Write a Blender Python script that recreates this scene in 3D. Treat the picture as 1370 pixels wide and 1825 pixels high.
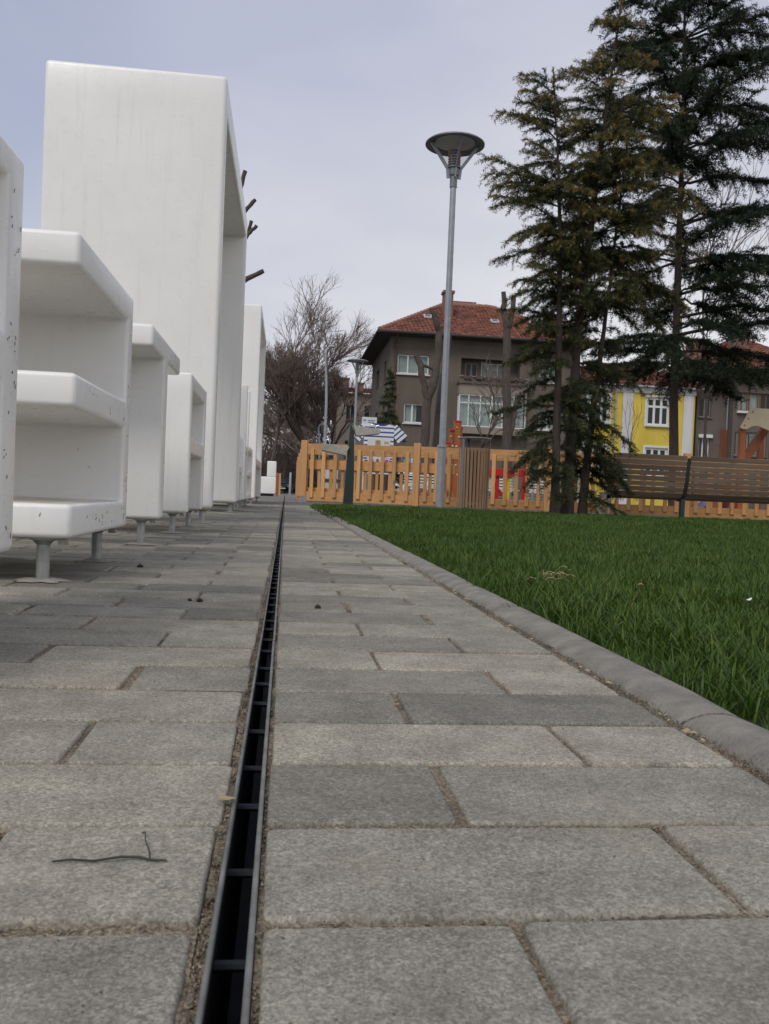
import bpy, bmesh, math, random
import numpy as np
from mathutils import Vector, Matrix, Euler

R = math.radians
S = bpy.context.scene
COL = S.collection
for o in list(bpy.data.objects):
    bpy.data.objects.remove(o)

# ------------------------------------------------------------------ camera
cd = bpy.data.cameras.new('camera')
cam = bpy.data.objects.new('camera', cd)
COL.objects.link(cam)
rot = Matrix(((0.99253242, -0.03844403, -0.11576463),
              (-0.11488578, 0.02434021, -0.99308047),
              (0.04099575, 0.99896427, 0.01974177)))
cam.matrix_world = Matrix.Translation((0, 0, 0.178)) @ rot.to_4x4()
cd.sensor_fit = 'VERTICAL'
cd.sensor_height = 24.0
cd.sensor_width = 18.0
cd.lens = 24.0 * 1530.0 / 1825.0
cd.clip_start = 0.02
cd.clip_end = 3000
cd.dof.use_dof = True
cd.dof.focus_distance = 1.7
cd.dof.aperture_fstop = 26.0
S.camera = cam

# ------------------------------------------------------------------ sky
SUN_DIR = Vector((-0.42, -0.68, 0.85)).normalized()      # towards the sun, behind the clouds
w = bpy.data.worlds.new('World')
S.world = w
w.use_nodes = True
nt = w.node_tree
nt.nodes.clear()
def wn(t, **k):
    n = nt.nodes.new(t)
    for a, b in k.items():
        setattr(n, a, b)
    return n
out = wn('ShaderNodeOutputWorld')
sky = wn('ShaderNodeTexSky', sky_type='NISHITA', sun_disc=False)
sky.sun_elevation = math.asin(SUN_DIR.z)
sky.sun_rotation = math.atan2(SUN_DIR.x, SUN_DIR.y)
sky.air_density = 1.2
bg1 = wn('ShaderNodeBackground'); bg1.inputs[1].default_value = 0.10
nt.links.new(sky.outputs[0], bg1.inputs[0])
tc = wn('ShaderNodeTexCoord')
sep = wn('ShaderNodeSeparateXYZ'); nt.links.new(tc.outputs['Generated'], sep.inputs[0])
ns = wn('ShaderNodeTexNoise'); ns.inputs['Scale'].default_value = 2.2; ns.inputs['Detail'].default_value = 5; ns.inputs['Roughness'].default_value = .5
mp = wn('ShaderNodeMapping'); mp.inputs['Scale'].default_value = (1, 1, 2.2)
nt.links.new(tc.outputs['Generated'], mp.inputs[0]); nt.links.new(mp.outputs[0], ns.inputs['Vector'])
def wmath(op, a, b, c=None):
    m = wn('ShaderNodeMath', operation=op)
    for i, v in enumerate((a, b, c)):
        if v is None: continue
        if isinstance(v, (int, float)): m.inputs[i].default_value = v
        else: nt.links.new(v, m.inputs[i])
    return m.outputs[0]
# cloud deck: paler low down and to the right, lavender grey higher, soft mottling
nz = wmath('MULTIPLY_ADD', ns.outputs['Fac'], 1.0, -0.5)
e = wmath('MULTIPLY_ADD', sep.outputs['Z'], -1.75, 0.86)
e = wmath('MULTIPLY_ADD', sep.outputs['X'], 0.62, e)
e = wmath('MULTIPLY_ADD', nz, 1.35, e)
cr = wn('ShaderNodeValToRGB')
cr.color_ramp.elements[0].position = 0.0; cr.color_ramp.elements[0].color = (.47, .50, .63, 1)
cr.color_ramp.elements[1].position = 1.0; cr.color_ramp.elements[1].color = (.86, .855, .87, 1)
m_ = cr.color_ramp.elements.new(.5); m_.color = (.635, .64, .71, 1)
nt.links.new(e, cr.inputs[0])
bg2 = wn('ShaderNodeBackground'); bg2.inputs[1].default_value = 0.95
nt.links.new(cr.outputs[0], bg2.inputs[0])
# a thinner place in the cloud to the left lets the blue through
dv = wn('ShaderNodeVectorMath', operation='DOT_PRODUCT')
dv.inputs[1].default_value = Vector((-0.40, 0.83, 0.40)).normalized()
nt.links.new(tc.outputs['Generated'], dv.inputs[0])
gap = wmath('MULTIPLY_ADD', nz, 0.10, dv.outputs['Value'])
mr = wn('ShaderNodeMapRange'); mr.interpolation_type = 'SMOOTHSTEP'
mr.inputs['From Min'].default_value = 0.950; mr.inputs['From Max'].default_value = 1.0
mr.inputs['To Min'].default_value = 0.96; mr.inputs['To Max'].default_value = 0.66
nt.links.new(gap, mr.inputs[0])
mx = wn('ShaderNodeMixShader')
nt.links.new(mr.outputs[0], mx.inputs[0]); nt.links.new(bg1.outputs[0], mx.inputs[1]); nt.links.new(bg2.outputs[0], mx.inputs[2])
nt.links.new(mx.outputs[0], out.inputs[0])

sd = bpy.data.lights.new('sun', 'SUN')
sd.energy = 1.5
sd.angle = R(28)
sd.color = (1.0, .955, .885)
sun = bpy.data.objects.new('sun', sd)
COL.objects.link(sun)
sun.rotation_euler = (-SUN_DIR).to_track_quat('-Z', 'Y').to_euler()
sun.location = (-3, -5, 12)

S.view_settings.view_transform = 'Standard'
S.view_settings.look = 'None'
S.view_settings.exposure = 0.12
S.view_settings.gamma = 1
S.view_settings.use_curve_mapping = False
S.render.engine = 'CYCLES'
S.cycles.max_bounces = 6
S.cycles.transparent_max_bounces = 12

# ------------------------------------------------------------------ helpers
WLOC = {}
def wloc(o):
    return WLOC.get(o.name, Vector((0, 0, 0)))

def tag(o, label=None, cat=None, group=None, kind=None):
    if label: o['label'] = label
    if cat: o['category'] = cat
    if group: o['group'] = group
    if kind: o['kind'] = kind
    return o

def thing(name, label, cat, loc=(0, 0, 0), group=None, kind=None):
    o = bpy.data.objects.new(name, None)
    COL.objects.link(o)
    o.location = loc
    o.empty_display_size = .1
    WLOC[o.name] = Vector(loc)
    return tag(o, label, cat, group, kind)

def link(name, me, mat=None, parent=None):
    o = bpy.data.objects.new(name, me)
    COL.objects.link(o)
    if mat is not None and len(me.materials) == 0:
        for m in (mat if isinstance(mat, (list, tuple)) else [mat]):
            me.materials.append(m)
    if parent is not None:
        o.parent = parent
        WLOC[o.name] = wloc(parent)
    return o

def copy_tree(o, parent=None):
    c = o.copy(); COL.objects.link(c)
    c.parent = parent
    for ch in list(o.children):
        copy_tree(ch, c)
    return c

class MB:
    """collects shapes in world coordinates, builds one mesh"""
    def __init__(s):
        s.v = []; s.f = []; s.m = []; s.cur = 0
    def add(s, vs, fs):
        b = len(s.v)
        s.v.extend([tuple(p) for p in vs])
        s.f.extend([tuple(i + b for i in f) for f in fs])
        s.m.extend([s.cur] * len(fs))
        return s
    def box(s, x0, x1, y0, y1, z0, z1, M=None):
        vs = [Vector(p) for p in ((x0, y0, z0), (x1, y0, z0), (x1, y1, z0), (x0, y1, z0), (x0, y0, z1), (x1, y0, z1), (x1, y1, z1), (x0, y1, z1))]
        if M is not None: vs = [M @ p for p in vs]
        return s.add(vs, [(0, 3, 2, 1), (4, 5, 6, 7), (0, 1, 5, 4), (1, 2, 6, 5), (2, 3, 7, 6), (3, 0, 4, 7)])
    def bar(s, p0, p1, w, d, up=(0, 0, 1)):
        """rectangular bar from p0 to p1, w across, d along up"""
        p0 = Vector(p0); p1 = Vector(p1); a = (p1 - p0).normalized(); u = Vector(up)
        sd_ = a.cross(u).normalized(); u = sd_.cross(a).normalized()
        vs = [p + sd_ * (i * w / 2) + u * (j * d / 2) for p in (p0, p1) for i, j in ((-1, -1), (1, -1), (1, 1), (-1, 1))]
        return s.add(vs, [(3, 2, 1, 0), (4, 5, 6, 7), (0, 1, 5, 4), (1, 2, 6, 5), (2, 3, 7, 6), (3, 0, 4, 7)])
    def tube(s, pts, rs, n=8, cap=True):
        pts = [Vector(p) for p in pts]
        if not isinstance(rs, (list, tuple)): rs = [rs] * len(pts)
        vs = []; fs = []
        ref = None
        for i, p in enumerate(pts):
            a = (pts[min(i + 1, len(pts) - 1)] - pts[max(i - 1, 0)]).normalized()
            if ref is None:
                ref = Vector((0, 0, 1)) if abs(a.z) < .9 else Vector((1, 0, 0))
            u = (ref - a * ref.dot(a)).normalized(); v = a.cross(u); ref = u
            for k in range(n):
                t = 2 * math.pi * k / n
                vs.append(p + (u * math.cos(t) + v * math.sin(t)) * rs[i])
        for i in range(len(pts) - 1):
            for k in range(n):
                k2 = (k + 1) % n
                fs.append((i * n + k, i * n + k2, (i + 1) * n + k2, (i + 1) * n + k))
        if cap:
            fs.append(tuple(range(n))[::-1]); fs.append(tuple(range((len(pts) - 1) * n, len(pts) * n)))
        return s.add(vs, fs)
    def lathe(s, c, prof, n=32, closed=False):
        c = Vector(c); vs = []; fs = []
        for r_, z in prof:
            for k in range(n):
                t = 2 * math.pi * k / n
                vs.append(c + Vector((r_ * math.cos(t), r_ * math.sin(t), z)))
        m = len(prof)
        for i in range(m - 1 + (1 if closed else 0)):
            for k in range(n):
                k2 = (k + 1) % n; i2 = (i + 1) % m
                fs.append((i * n + k, i * n + k2, i2 * n + k2, i2 * n + k))
        return s.add(vs, fs)
    def prism_xz(s, poly, y0, y1):
        n = len(poly)
        vs = [(x, y0, z) for x, z in poly] + [(x, y1, z) for x, z in poly]
        fs = [tuple(range(n)), tuple(range(n, 2 * n))[::-1]] + [(i, i + n, (i + 1) % n + n, (i + 1) % n) for i in range(n)]
        return s.add(vs, fs)
    def prism_yz(s, poly, x0, x1):
        n = len(poly)
        vs = [(x0, y, z) for y, z in poly] + [(x1, y, z) for y, z in poly]
        fs = [tuple(range(n)), tuple(range(n, 2 * n))[::-1]] + [(i, i + n, (i + 1) % n + n, (i + 1) % n) for i in range(n)]
        return s.add(vs, fs)
    def mesh(s, name, off=Vector((0, 0, 0)), bevel=0, seg=2, smooth=None, fix=True):
        me = bpy.data.meshes.new(name)
        me.from_pydata([(x - off.x, y - off.y, z - off.z) for x, y, z in s.v], [], s.f)
        if any(s.m):
            me.polygons.foreach_set('material_index', s.m)
        if bevel or fix or smooth:
            bm = bmesh.new(); bm.from_mesh(me)
            if fix: bmesh.ops.recalc_face_normals(bm, faces=bm.faces)
            if bevel:
                es = [e for e in bm.edges if len(e.link_faces) == 2 and e.calc_face_angle(0) > R(30)]
                bmesh.ops.bevel(bm, geom=es, offset=bevel, segments=seg, profile=.6, affect='EDGES', clamp_overlap=True)
            if smooth:
                for f in bm.faces: f.smooth = True
                for e_ in bm.edges:
                    if len(e_.link_faces) == 2 and e_.calc_face_angle(0) > R(smooth): e_.smooth = False
            bm.to_mesh(me); bm.free()
        me.update()
        return me
    def build(s, name, mat, parent=None, bevel=0, seg=2, smooth=None, fix=True):
        off = wloc(parent) if parent is not None else Vector((0, 0, 0))
        return link(name, s.mesh(name, off, bevel, seg, smooth, fix), mat, parent)

def np_mesh(name, V, F, mat, parent=None, attr=None, smooth=False):
    """V (n,3), F (m,k) arrays"""
    off = wloc(parent) if parent is not None else Vector((0, 0, 0))
    V = np.asarray(V, dtype=np.float32) - np.array(off, dtype=np.float32)
    F = np.asarray(F, dtype=np.int32)
    me = bpy.data.meshes.new(name)
    k = F.shape[1]
    me.vertices.add(len(V)); me.vertices.foreach_set('co', V.ravel())
    me.loops.add(F.size); me.loops.foreach_set('vertex_index', F.ravel())
    me.polygons.add(len(F)); me.polygons.foreach_set('loop_start', np.arange(0, F.size, k, dtype=np.int32))
    me.update(calc_edges=True)
    if smooth:
        me.polygons.foreach_set('use_smooth', np.ones(len(F), dtype=bool))
    if attr is not None:
        a = me.attributes.new('tint', 'FLOAT', 'POINT')
        a.data.foreach_set('value', np.asarray(attr, dtype=np.float32))
    return link(name, me, mat, parent)

# ------------------------------------------------------------------ materials
class NT:
    def __init__(s, name):
        s.m = bpy.data.materials.new(name); s.m.use_nodes = True
        s.t = s.m.node_tree
        s.b = s.t.nodes['Principled BSDF']
        s.tc = s.t.nodes.new('ShaderNodeTexCoord')
        s.oi = None
    def n(s, ty, **k):
        x = s.t.nodes.new(ty)
        for a, b in k.items(): setattr(x, a, b)
        return x
    def l(s, a, b): s.t.links.new(a, b)
    def setv(s, sock, v):
        if isinstance(v, (int, float, tuple)): sock.default_value = v
        else: s.l(v, sock)
    def noise(s, scale, detail=4, rough=.55, vec=None, fac=True):
        x = s.n('ShaderNodeTexNoise'); x.inputs['Scale'].default_value = scale; x.inputs['Detail'].default_value = detail; x.inputs['Roughness'].default_value = rough
        s.l(vec if vec is not None else s.obj(), x.inputs['Vector'])
        return x.outputs['Fac' if fac else 'Color']
    def voro(s, scale, vec=None, feat='F1', outp='Distance'):
        x = s.n('ShaderNodeTexVoronoi', feature=feat); x.inputs['Scale'].default_value = scale
        s.l(vec if vec is not None else s.obj(), x.inputs['Vector'])
        return x.outputs[outp]
    def obj(s): return s.tc.outputs['Object']
    def pos(s):
        g = s.n('ShaderNodeNewGeometry'); return g.outputs['Position']
    def mapping(s, vec, scale=(1, 1, 1), loc=(0, 0, 0), rot=(0, 0, 0)):
        m = s.n('ShaderNodeMapping'); m.inputs['Scale'].default_value = scale; m.inputs['Location'].default_value = loc; m.inputs['Rotation'].default_value = rot
        s.l(vec, m.inputs[0]); return m.outputs[0]
    def math(s, op, a, b=0., c=None):
        m = s.n('ShaderNodeMath', operation=op)
        s.setv(m.inputs[0], a); s.setv(m.inputs[1], b)
        if c is not None: s.setv(m.inputs[2], c)
        return m.outputs[0]
    def ramp(s, fac, stops):
        r = s.n('ShaderNodeValToRGB'); el = r.color_ramp.elements
        el[0].position = stops[0][0]; el[0].color = (*stops[0][1], 1)
        el[1].position = stops[-1][0]; el[1].color = (*stops[-1][1], 1)
        for p, c in stops[1:-1]:
            e_ = el.new(p); e_.color = (*c, 1)
        s.l(fac, r.inputs[0]); return r.outputs[0]
    def rng(s, fac, a, b, c=0., d=1.):
        r = s.n('ShaderNodeMapRange'); s.l(fac, r.inputs[0])
        for i, v in zip((1, 2, 3, 4), (a, b, c, d)): r.inputs[i].default_value = v
        return r.outputs[0]
    def mix(s, fac, a, b, mode='MIX'):
        m = s.n('ShaderNodeMix', data_type='RGBA', blend_type=mode)
        s.setv(m.inputs[0], fac)
        for i, v in ((6, a), (7, b)):
            if isinstance(v, tuple): m.inputs[i].default_value = (*v, 1) if len(v) == 3 else v
            else: s.l(v, m.inputs[i])
        return m.outputs[2]
    def scale(s, col, f):
        """multiply colour by scalar socket"""
        c = s.n('ShaderNodeCombineColor')
        for i in range(3): s.l(f, c.inputs[i])
        return s.mix(1.0, col, c.outputs[0], 'MULTIPLY')
    def rand(s):
        """per piece random: object random plus island random"""
        oi = s.n('ShaderNodeObjectInfo'); g = s.n('ShaderNodeNewGeometry')
        return s.math('FRACT', s.math('ADD', oi.outputs['Random'], g.outputs['Random Per Island']))
    def bump(s, h, strength=.3, dist=.01, prev=None):
        b = s.n('ShaderNodeBump'); b.inputs['Strength'].default_value = strength; b.inputs['Distance'].default_value = dist
        s.l(h, b.inputs['Height'])
        if prev is not None: s.l(prev, b.inputs['Normal'])
        s.l(b.outputs[0], s.b.inputs['Normal'])
        return b.outputs[0]
    def col(s, c): s.setv(s.b.inputs['Base Color'], c if not isinstance(c, tuple) else (*c, 1))
    def rough(s, r_): s.setv(s.b.inputs['Roughness'], r_)

def plain(name, c, rough=.6, metal=0., var=.12, scale=8., bump=0., bscale=60., spec=.5):
    k = NT(name)
    f = k.rng(k.noise(scale, 5, .6), .3, .7, 1 - var, 1 + var)
    k.col(k.scale(c, f)); k.rough(rough); k.b.inputs['Metallic'].default_value = metal
    k.b.inputs['Specular IOR Level'].default_value = spec
    if bump: k.bump(k.noise(bscale, 4), bump, .004)
    return k.m

def mat_paver():
    k = NT('concrete_paver')
    v = k.pos()
    rnd = k.rand()
    base = k.ramp(rnd, [(0, (.172, .162, .134)), (.2, (.215, .202, .166)), (.55, (.268, .251, .203)), (.8, (.305, .284, .227)), (1, (.335, .308, .242))])
    blot = k.math('MULTIPLY', k.rng(k.noise(22, 5, .6, v), .32, .68, .82, 1.16), k.rng(k.noise(6.5, 4, .6, v), .3, .7, .84, 1.14))
    c = k.scale(base, blot)
    # sandy grains, light and dark
    g = k.noise(620, 2, .6, v)
    c = k.scale(c, k.rng(g, .34, .66, .84, 1.15))
    g2 = k.noise(190, 3, .65, v)
    c = k.scale(c, k.rng(g2, .33, .67, .88, 1.10))
    cell = k.n('ShaderNodeSeparateColor'); k.l(k.voro(780, v, outp='Color'), cell.inputs[0])
    cell2 = k.n('ShaderNodeSeparateColor'); k.l(k.voro(390, k.mapping(v, (1, 1, 1), (.37, .1, .2)), outp='Color'), cell2.inputs[0])
    c = k.scale(c, k.rng(cell.outputs[0], 0, 1, .70, 1.27))
    c = k.scale(c, k.rng(cell2.outputs[0], 0, 1, .88, 1.12))
    g3 = k.noise(1150, 2, .5, v)
    c = k.mix(k.math('MULTIPLY', k.rng(g3, .62, .70), .55), c, (.055, .05, .044))
    c = k.mix(k.math('MULTIPLY', k.rng(k.noise(900, 2, .5, v), .64, .72), .5), c, (.40, .37, .32))
    # buff tint here and there
    c = k.mix(k.math('MULTIPLY', k.rng(k.noise(7, 3, .5, v), .5, .75), .35), c, (.24, .205, .15))
    # dirt that has settled near the edges of the stones
    dirt = k.rng(k.noise(60, 5, .7, v), .58, .8)
    c = k.mix(k.math('MULTIPLY', dirt, .28), c, (.085, .07, .05))
    k.col(c); k.rough(.88); k.b.inputs['Specular IOR Level'].default_value = .3
    h = k.math('ADD', k.math('MULTIPLY', cell.outputs[0], .45), k.math('ADD', k.math('MULTIPLY', g, .4), g2))
    k.bump(h, .38, .0009)
    return k.m

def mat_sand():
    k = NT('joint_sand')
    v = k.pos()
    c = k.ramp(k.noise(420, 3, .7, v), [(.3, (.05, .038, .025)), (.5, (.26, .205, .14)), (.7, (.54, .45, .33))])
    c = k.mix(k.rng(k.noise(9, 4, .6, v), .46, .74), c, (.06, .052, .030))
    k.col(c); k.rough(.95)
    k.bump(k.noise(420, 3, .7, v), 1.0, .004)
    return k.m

def mat_paving_far():
    k = NT('far_paving')
    v = k.pos()
    b = k.n('ShaderNodeTexBrick'); k.l(v, b.inputs['Vector'])
    b.inputs['Scale'].default_value = 1.0; b.inputs['Brick Width'].default_value = .207; b.inputs['Row Height'].default_value = .1035
    b.inputs['Mortar Size'].default_value = .005
    b.inputs['Color1'].default_value = (.14, .135, .122, 1); b.inputs['Color2'].default_value = (.225, .215, .19, 1); b.inputs['Mortar'].default_value = (.07, .06, .045, 1)
    c = k.scale(b.outputs['Color'], k.rng(k.noise(3, 5, .6, v), .3, .7, .85, 1.15))
    k.col(c); k.rough(.9)
    k.bump(b.outputs['Fac'], -.4, .006)
    return k.m

def mat_white():
    k = NT('white_fibreglass')
    v = k.pos()
    c = k.scale((.87, .86, .82), k.rng(k.noise(2.5, 5, .6, v), .3, .7, .95, 1.03))
    # rain streaks and a little grime
    st = k.noise(1, 5, .6, k.mapping(v, (38, 38, 1.6)))
    c = k.mix(k.math('MULTIPLY', k.rng(st, .56, .8), .22), c, (.45, .43, .38))
    gr = k.noise(14, 6, .7, v)
    c = k.mix(k.math('MULTIPLY', k.rng(gr, .58, .78), .16), c, (.46, .40, .33))
    gn = k.n('ShaderNodeNewGeometry'); sx = k.n('ShaderNodeSeparateXYZ'); k.l(gn.outputs['Normal'], sx.inputs[0])
    up = k.math('MULTIPLY', k.rng(sx.outputs['Z'], .8, 1), k.rng(k.noise(9, 5, .65, v), .35, .65, .2, .85))
    c = k.mix(up, c, (.44, .37, .27))
    c = k.mix(k.math('MULTIPLY', k.rng(k.noise(130, 3, .6, v), .66, .74), .25), c, (.40, .33, .25))
    k.col(c); k.rough(k.rng(k.noise(30, 4, .6, v), .3, .7, .24, .42)); k.b.inputs['Coat Weight'].default_value = .15
    k.bump(k.noise(26, 3, .5, v), .12, .004)
    return k.m

def mat_wood(name, c1, c2, axis='Z', rough=.6, grain=26., knots=True):
    k = NT(name)
    sc = {'Z': (grain, grain, 1.4), 'X': (1.4, grain, grain), 'Y': (grain, 1.4, grain)}[axis]
    oi = k.n('ShaderNodeObjectInfo')
    off = k.n('ShaderNodeVectorMath', operation='ADD')
    k.l(k.obj(), off.inputs[0]); k.l(oi.outputs['Random'], off.inputs[1])
    v = k.mapping(off.outputs[0], sc)
    g = k.noise(1., 5, .6, v)
    c = k.ramp(g, [(.3, c1), (.7, c2)])
    rnd = k.rand()
    c = k.scale(c, k.rng(rnd, 0, 1, .78, 1.16))
    if knots:
        kn = k.voro(1., k.mapping(off.outputs[0], tuple(x * .16 if x > 5 else x * 1.1 for x in sc)))
        c = k.mix(k.math('MULTIPLY', k.rng(kn, .05, .16, 1, 0), .8), c, (.11, .045, .015))
    k.col(c); k.rough(rough)
    k.bump(g, .25, .004)
    return k.m

def mat_bark(name, c1, c2, sc=18.):
    k = NT(name)
    g = k.noise(1., 6, .7, k.mapping(k.obj(), (sc, sc, sc * .22)))
    k.col(k.ramp(g, [(.3, c1), (.7, c2)])); k.rough(.9)
    k.bump(g, .8, .02)
    return k.m

def mat_foliage(name, stops, rough=.55):
    k = NT(name)
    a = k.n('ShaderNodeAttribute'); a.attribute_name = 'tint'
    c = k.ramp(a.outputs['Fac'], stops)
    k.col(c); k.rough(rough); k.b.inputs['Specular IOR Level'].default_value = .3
    tr = k.n('ShaderNodeBsdfTranslucent'); k.l(c, tr.inputs[0])
    ms = k.n('ShaderNodeMixShader'); ms.inputs[0].default_value = .25
    o = k.t.nodes['Material Output']
    k.l(k.b.outputs[0], ms.inputs[1]); k.l(tr.outputs[0], ms.inputs[2]); k.l(ms.outputs[0], o.inputs[0])
    return k.m

def mat_grass():
    k = NT('grass_blade')
    oi = k.n('ShaderNodeObjectInfo'); g = k.n('ShaderNodeNewGeometry')
    r1 = k.math('FRACT', k.math('ADD', k.math('MULTIPLY', oi.outputs['Random'], .37), g.outputs['Random Per Island']))
    patch = k.noise(2.2, 5, .7, g.outputs['Position'])
    f = k.math('ADD', k.math('MULTIPLY', r1, .70), k.math('MULTIPLY_ADD', patch, .8, -.22))
    c = k.ramp(f, [(0, (.026, .058, .007)), (.35, (.047, .097, .011)), (.66, (.078, .138, .019)), (.88, (.12, .18, .03)), (.95, (.16, .19, .04)), (1, (.28, .21, .085))])
    k.col(c); k.rough(.5); k.b.inputs['Specular IOR Level'].default_value = .28
    tr = k.n('ShaderNodeBsdfTranslucent'); k.l(c, tr.inputs[0])
    ms = k.n('ShaderNodeMixShader'); ms.inputs[0].default_value = .3
    o = k.t.nodes['Material Output']
    k.l(k.b.outputs[0], ms.inputs[1]); k.l(tr.outputs[0], ms.inputs[2]); k.l(ms.outputs[0], o.inputs[0])
    return k.m

def mat_stucco(name, c, var=.16):
    k = NT(name)
    v = k.pos()
    f = k.rng(k.noise(.6, 6, .65, v), .3, .7, 1 - var, 1 + var)
    st = k.rng(k.noise(1, 5, .6, k.mapping(v, (1.6, 1.6, .18))), .3, .7, .88, 1.1)
    k.col(k.scale(k.scale(c, f), st)); k.rough(.92)
    k.bump(k.noise(18, 4, .7, v), .4, .02)
    return k.m

def mat_roof():
    k = NT('red_roof_tiles')
    g = k.n('ShaderNodeNewGeometry')
    c = k.ramp(g.outputs['Random Per Island'], [(0, (.115, .038, .024)), (.5, (.185, .06, .036)), (1, (.26, .095, .055))])
    c = k.mix(k.rng(k.noise(.7, 5, .65, k.pos()), .52, .72, 0, .75), c, (.055, .038, .03))
    k.col(c); k.rough(.85)
    return k.m

def mat_brick():
    k = NT('red_brick')
    b = k.n('ShaderNodeTexBrick'); k.l(k.mapping(k.pos(), (1, 1, 1), rot=(R(90), 0, 0)), b.inputs['Vector'])
    b.inputs['Scale'].default_value = 1; b.inputs['Brick Width'].default_value = .25; b.inputs['Row Height'].default_value = .075; b.inputs['Mortar Size'].default_value = .008
    b.inputs['Color1'].default_value = (.16, .065, .045, 1); b.inputs['Color2'].default_value = (.22, .10, .07, 1); b.inputs['Mortar'].default_value = (.2, .17, .15, 1)
    k.col(b.outputs[0]); k.rough(.9)
    return k.m

def mat_glass(name='window_glass', tint=(.75, .82, .80), a=.55):
    k = NT(name)
    k.b.inputs['Base Color'].default_value = (.10, .12, .12, 1); k.rough(.06); k.b.inputs['Specular IOR Level'].default_value = .8
    tr = k.n('ShaderNodeBsdfTransparent'); tr.inputs[0].default_value = (*tint, 1)
    ms = k.n('ShaderNodeMixShader'); ms.inputs[0].default_value = a
    o = k.t.nodes['Material Output']
    k.l(k.b.outputs[0], ms.inputs[1]); k.l(tr.outputs[0], ms.inputs[2]); k.l(ms.outputs[0], o.inputs[0])
    return k.m

def mat_stripes(period, duty=.36):
    k = NT('blue_white_stripes')
    sp = k.n('ShaderNodeSeparateXYZ'); k.l(k.obj(), sp.inputs[0])
    fr = k.math('FRACT', k.math('DIVIDE', sp.outputs['Z'], period))
    k.col(k.mix(k.math('LESS_THAN', fr, duty), (.72, .74, .78), (.035, .07, .22))); k.rough(.45)
    return k.m

M = {}
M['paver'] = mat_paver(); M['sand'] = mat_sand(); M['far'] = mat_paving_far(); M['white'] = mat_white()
M['kerb'] = plain('kerb_concrete', (.25, .232, .195), .92, 0, .30, 26, .9, 330)
M['steel'] = plain('galvanised_steel', (.36, .37, .36), .45, .7, .25, 30, .15, 90)
M['rail'] = plain('drain_rail_steel', (.20, .205, .185), .55, .45, .35, 40, .2, 200)
M['dark'] = plain('drain_dark_metal', (.035, .037, .042), .5, .4, .3, 30)
M['bar'] = plain('drain_bar_metal', (.022, .025, .031), .42, .6, .3, 60)
M['mortar'] = plain('mortar', (.30, .275, .235), .95, 0, .2, 30, .8, 120)
M['soil'] = plain('lawn_soil', (.026, .03, .014), .95, 0, .3, 20, .6, 60)
M['fence'] = mat_wood('fence_pine', (.50, .255, .092), (.66, .375, .155), 'Z')
M['fence_h'] = mat_wood('fence_pine_across', (.47, .235, .083), (.63, .35, .14), 'X')
M['slat'] = mat_wood('bin_slat_wood', (.20, .118, .062), (.34, .215, .12), 'Z', .7, 30, False)
M['bench'] = mat_wood('bench_slat_wood', (.115, .078, .05), (.20, .145, .10), 'X', .6, 22, False)
M['redwood'] = mat_wood('play_red_wood', (.26, .075, .022), (.38, .125, .04), 'Z', .55, 20, False)
M['green'] = plain('dark_green_paint', (.018, .032, .028), .45, 0, .15, 12)
M['galv_pole'] = plain('grey_lamp_pole', (.32, .34, .36), .42, .35, .12, 10)
M['lamp_grey'] = plain('lamp_head_grey', (.19, .20, .205), .45, .3, .15, 16)
M['lamp_glass'] = mat_glass('lamp_glass', (.93, .92, .92), .90)
M['amber'] = plain('amber_reflector', (.50, .26, .12), .35, .1)
M['silver'] = plain('bright_metal', (.62, .63, .65), .25, .9, .1)
M['stone'] = plain('basin_concrete', (.40, .385, .33), .8, 0, .15, 18, .3, 90)
M['bark'] = mat_bark('dark_conifer_bark', (.030, .022, .017), (.075, .055, .042))
M['bark2'] = mat_bark('grey_brown_bark', (.05, .04, .034), (.115, .092, .075))
M['needle'] = mat_foliage('conifer_needles', [(0, (.012, .022, .010)), (.3, (.028, .044, .016)), (.55, (.058, .072, .024)), (.75, (.125, .108, .032)), (1, (.27, .19, .05))])
M['needle2'] = mat_foliage('dark_conifer_needles', [(0, (.009, .018, .009)), (.5, (.021, .034, .014)), (.8, (.034, .047, .019)), (1, (.08, .075, .024))])
M['twig'] = mat_bark('bare_twigs', (.13, .098, .080), (.24, .185, .155), 4)
M['grass'] = mat_grass()
M['stucco'] = mat_stucco('brown_grey_stucco', (.130, .108, .083))
M['stucco2'] = mat_stucco('dark_grey_stucco', (.125, .103, .088))
M['yellow'] = mat_stucco('yellow_render', (.64, .49, .075), .07)
M['pale'] = mat_stucco('pale_render', (.60, .59, .58), .06)
M['beige'] = mat_stucco('beige_render', (.26, .22, .175), .12)
M['roof'] = mat_roof(); M['brick'] = mat_brick()
M['frame'] = plain('white_window_frame', (.66, .67, .65), .5, 0, .06)
M['frame_b'] = plain('brown_window_frame', (.19, .085, .04), .6)
M['frame_d'] = plain('weathered_frame', (.25, .22, .19), .7)
M['curtain'] = plain('curtain_cloth', (.74, .77, .73), .9, 0, .12, 3)
M['room'] = plain('dark_room', (.035, .034, .033), .9)
M['glass'] = mat_glass(a=.72)
M['soffit'] = plain('eave_wood', (.05, .042, .035), .8)
M['gutter'] = plain('rusty_downpipe', (.09, .06, .045), .7, .2)
M['red'] = plain('red_play_paint', (.50, .018, .018), .4)
M['yel'] = plain('yellow_play_paint', (.68, .45, .03), .4)
M['cream'] = plain('cream_panel', (.60, .51, .33), .5, 0, .04)
M['purple'] = plain('purple_slide', (.10, .05, .16), .35)
M['blackrub'] = plain('black_rubber', (.02, .02, .02), .7)
M['carwhite'] = plain('white_car_paint', (.70, .71, .72), .25, 0, .03)
M['cardark'] = plain('dark_car_paint', (.012, .018, .024), .25, 0, .05)
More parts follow.
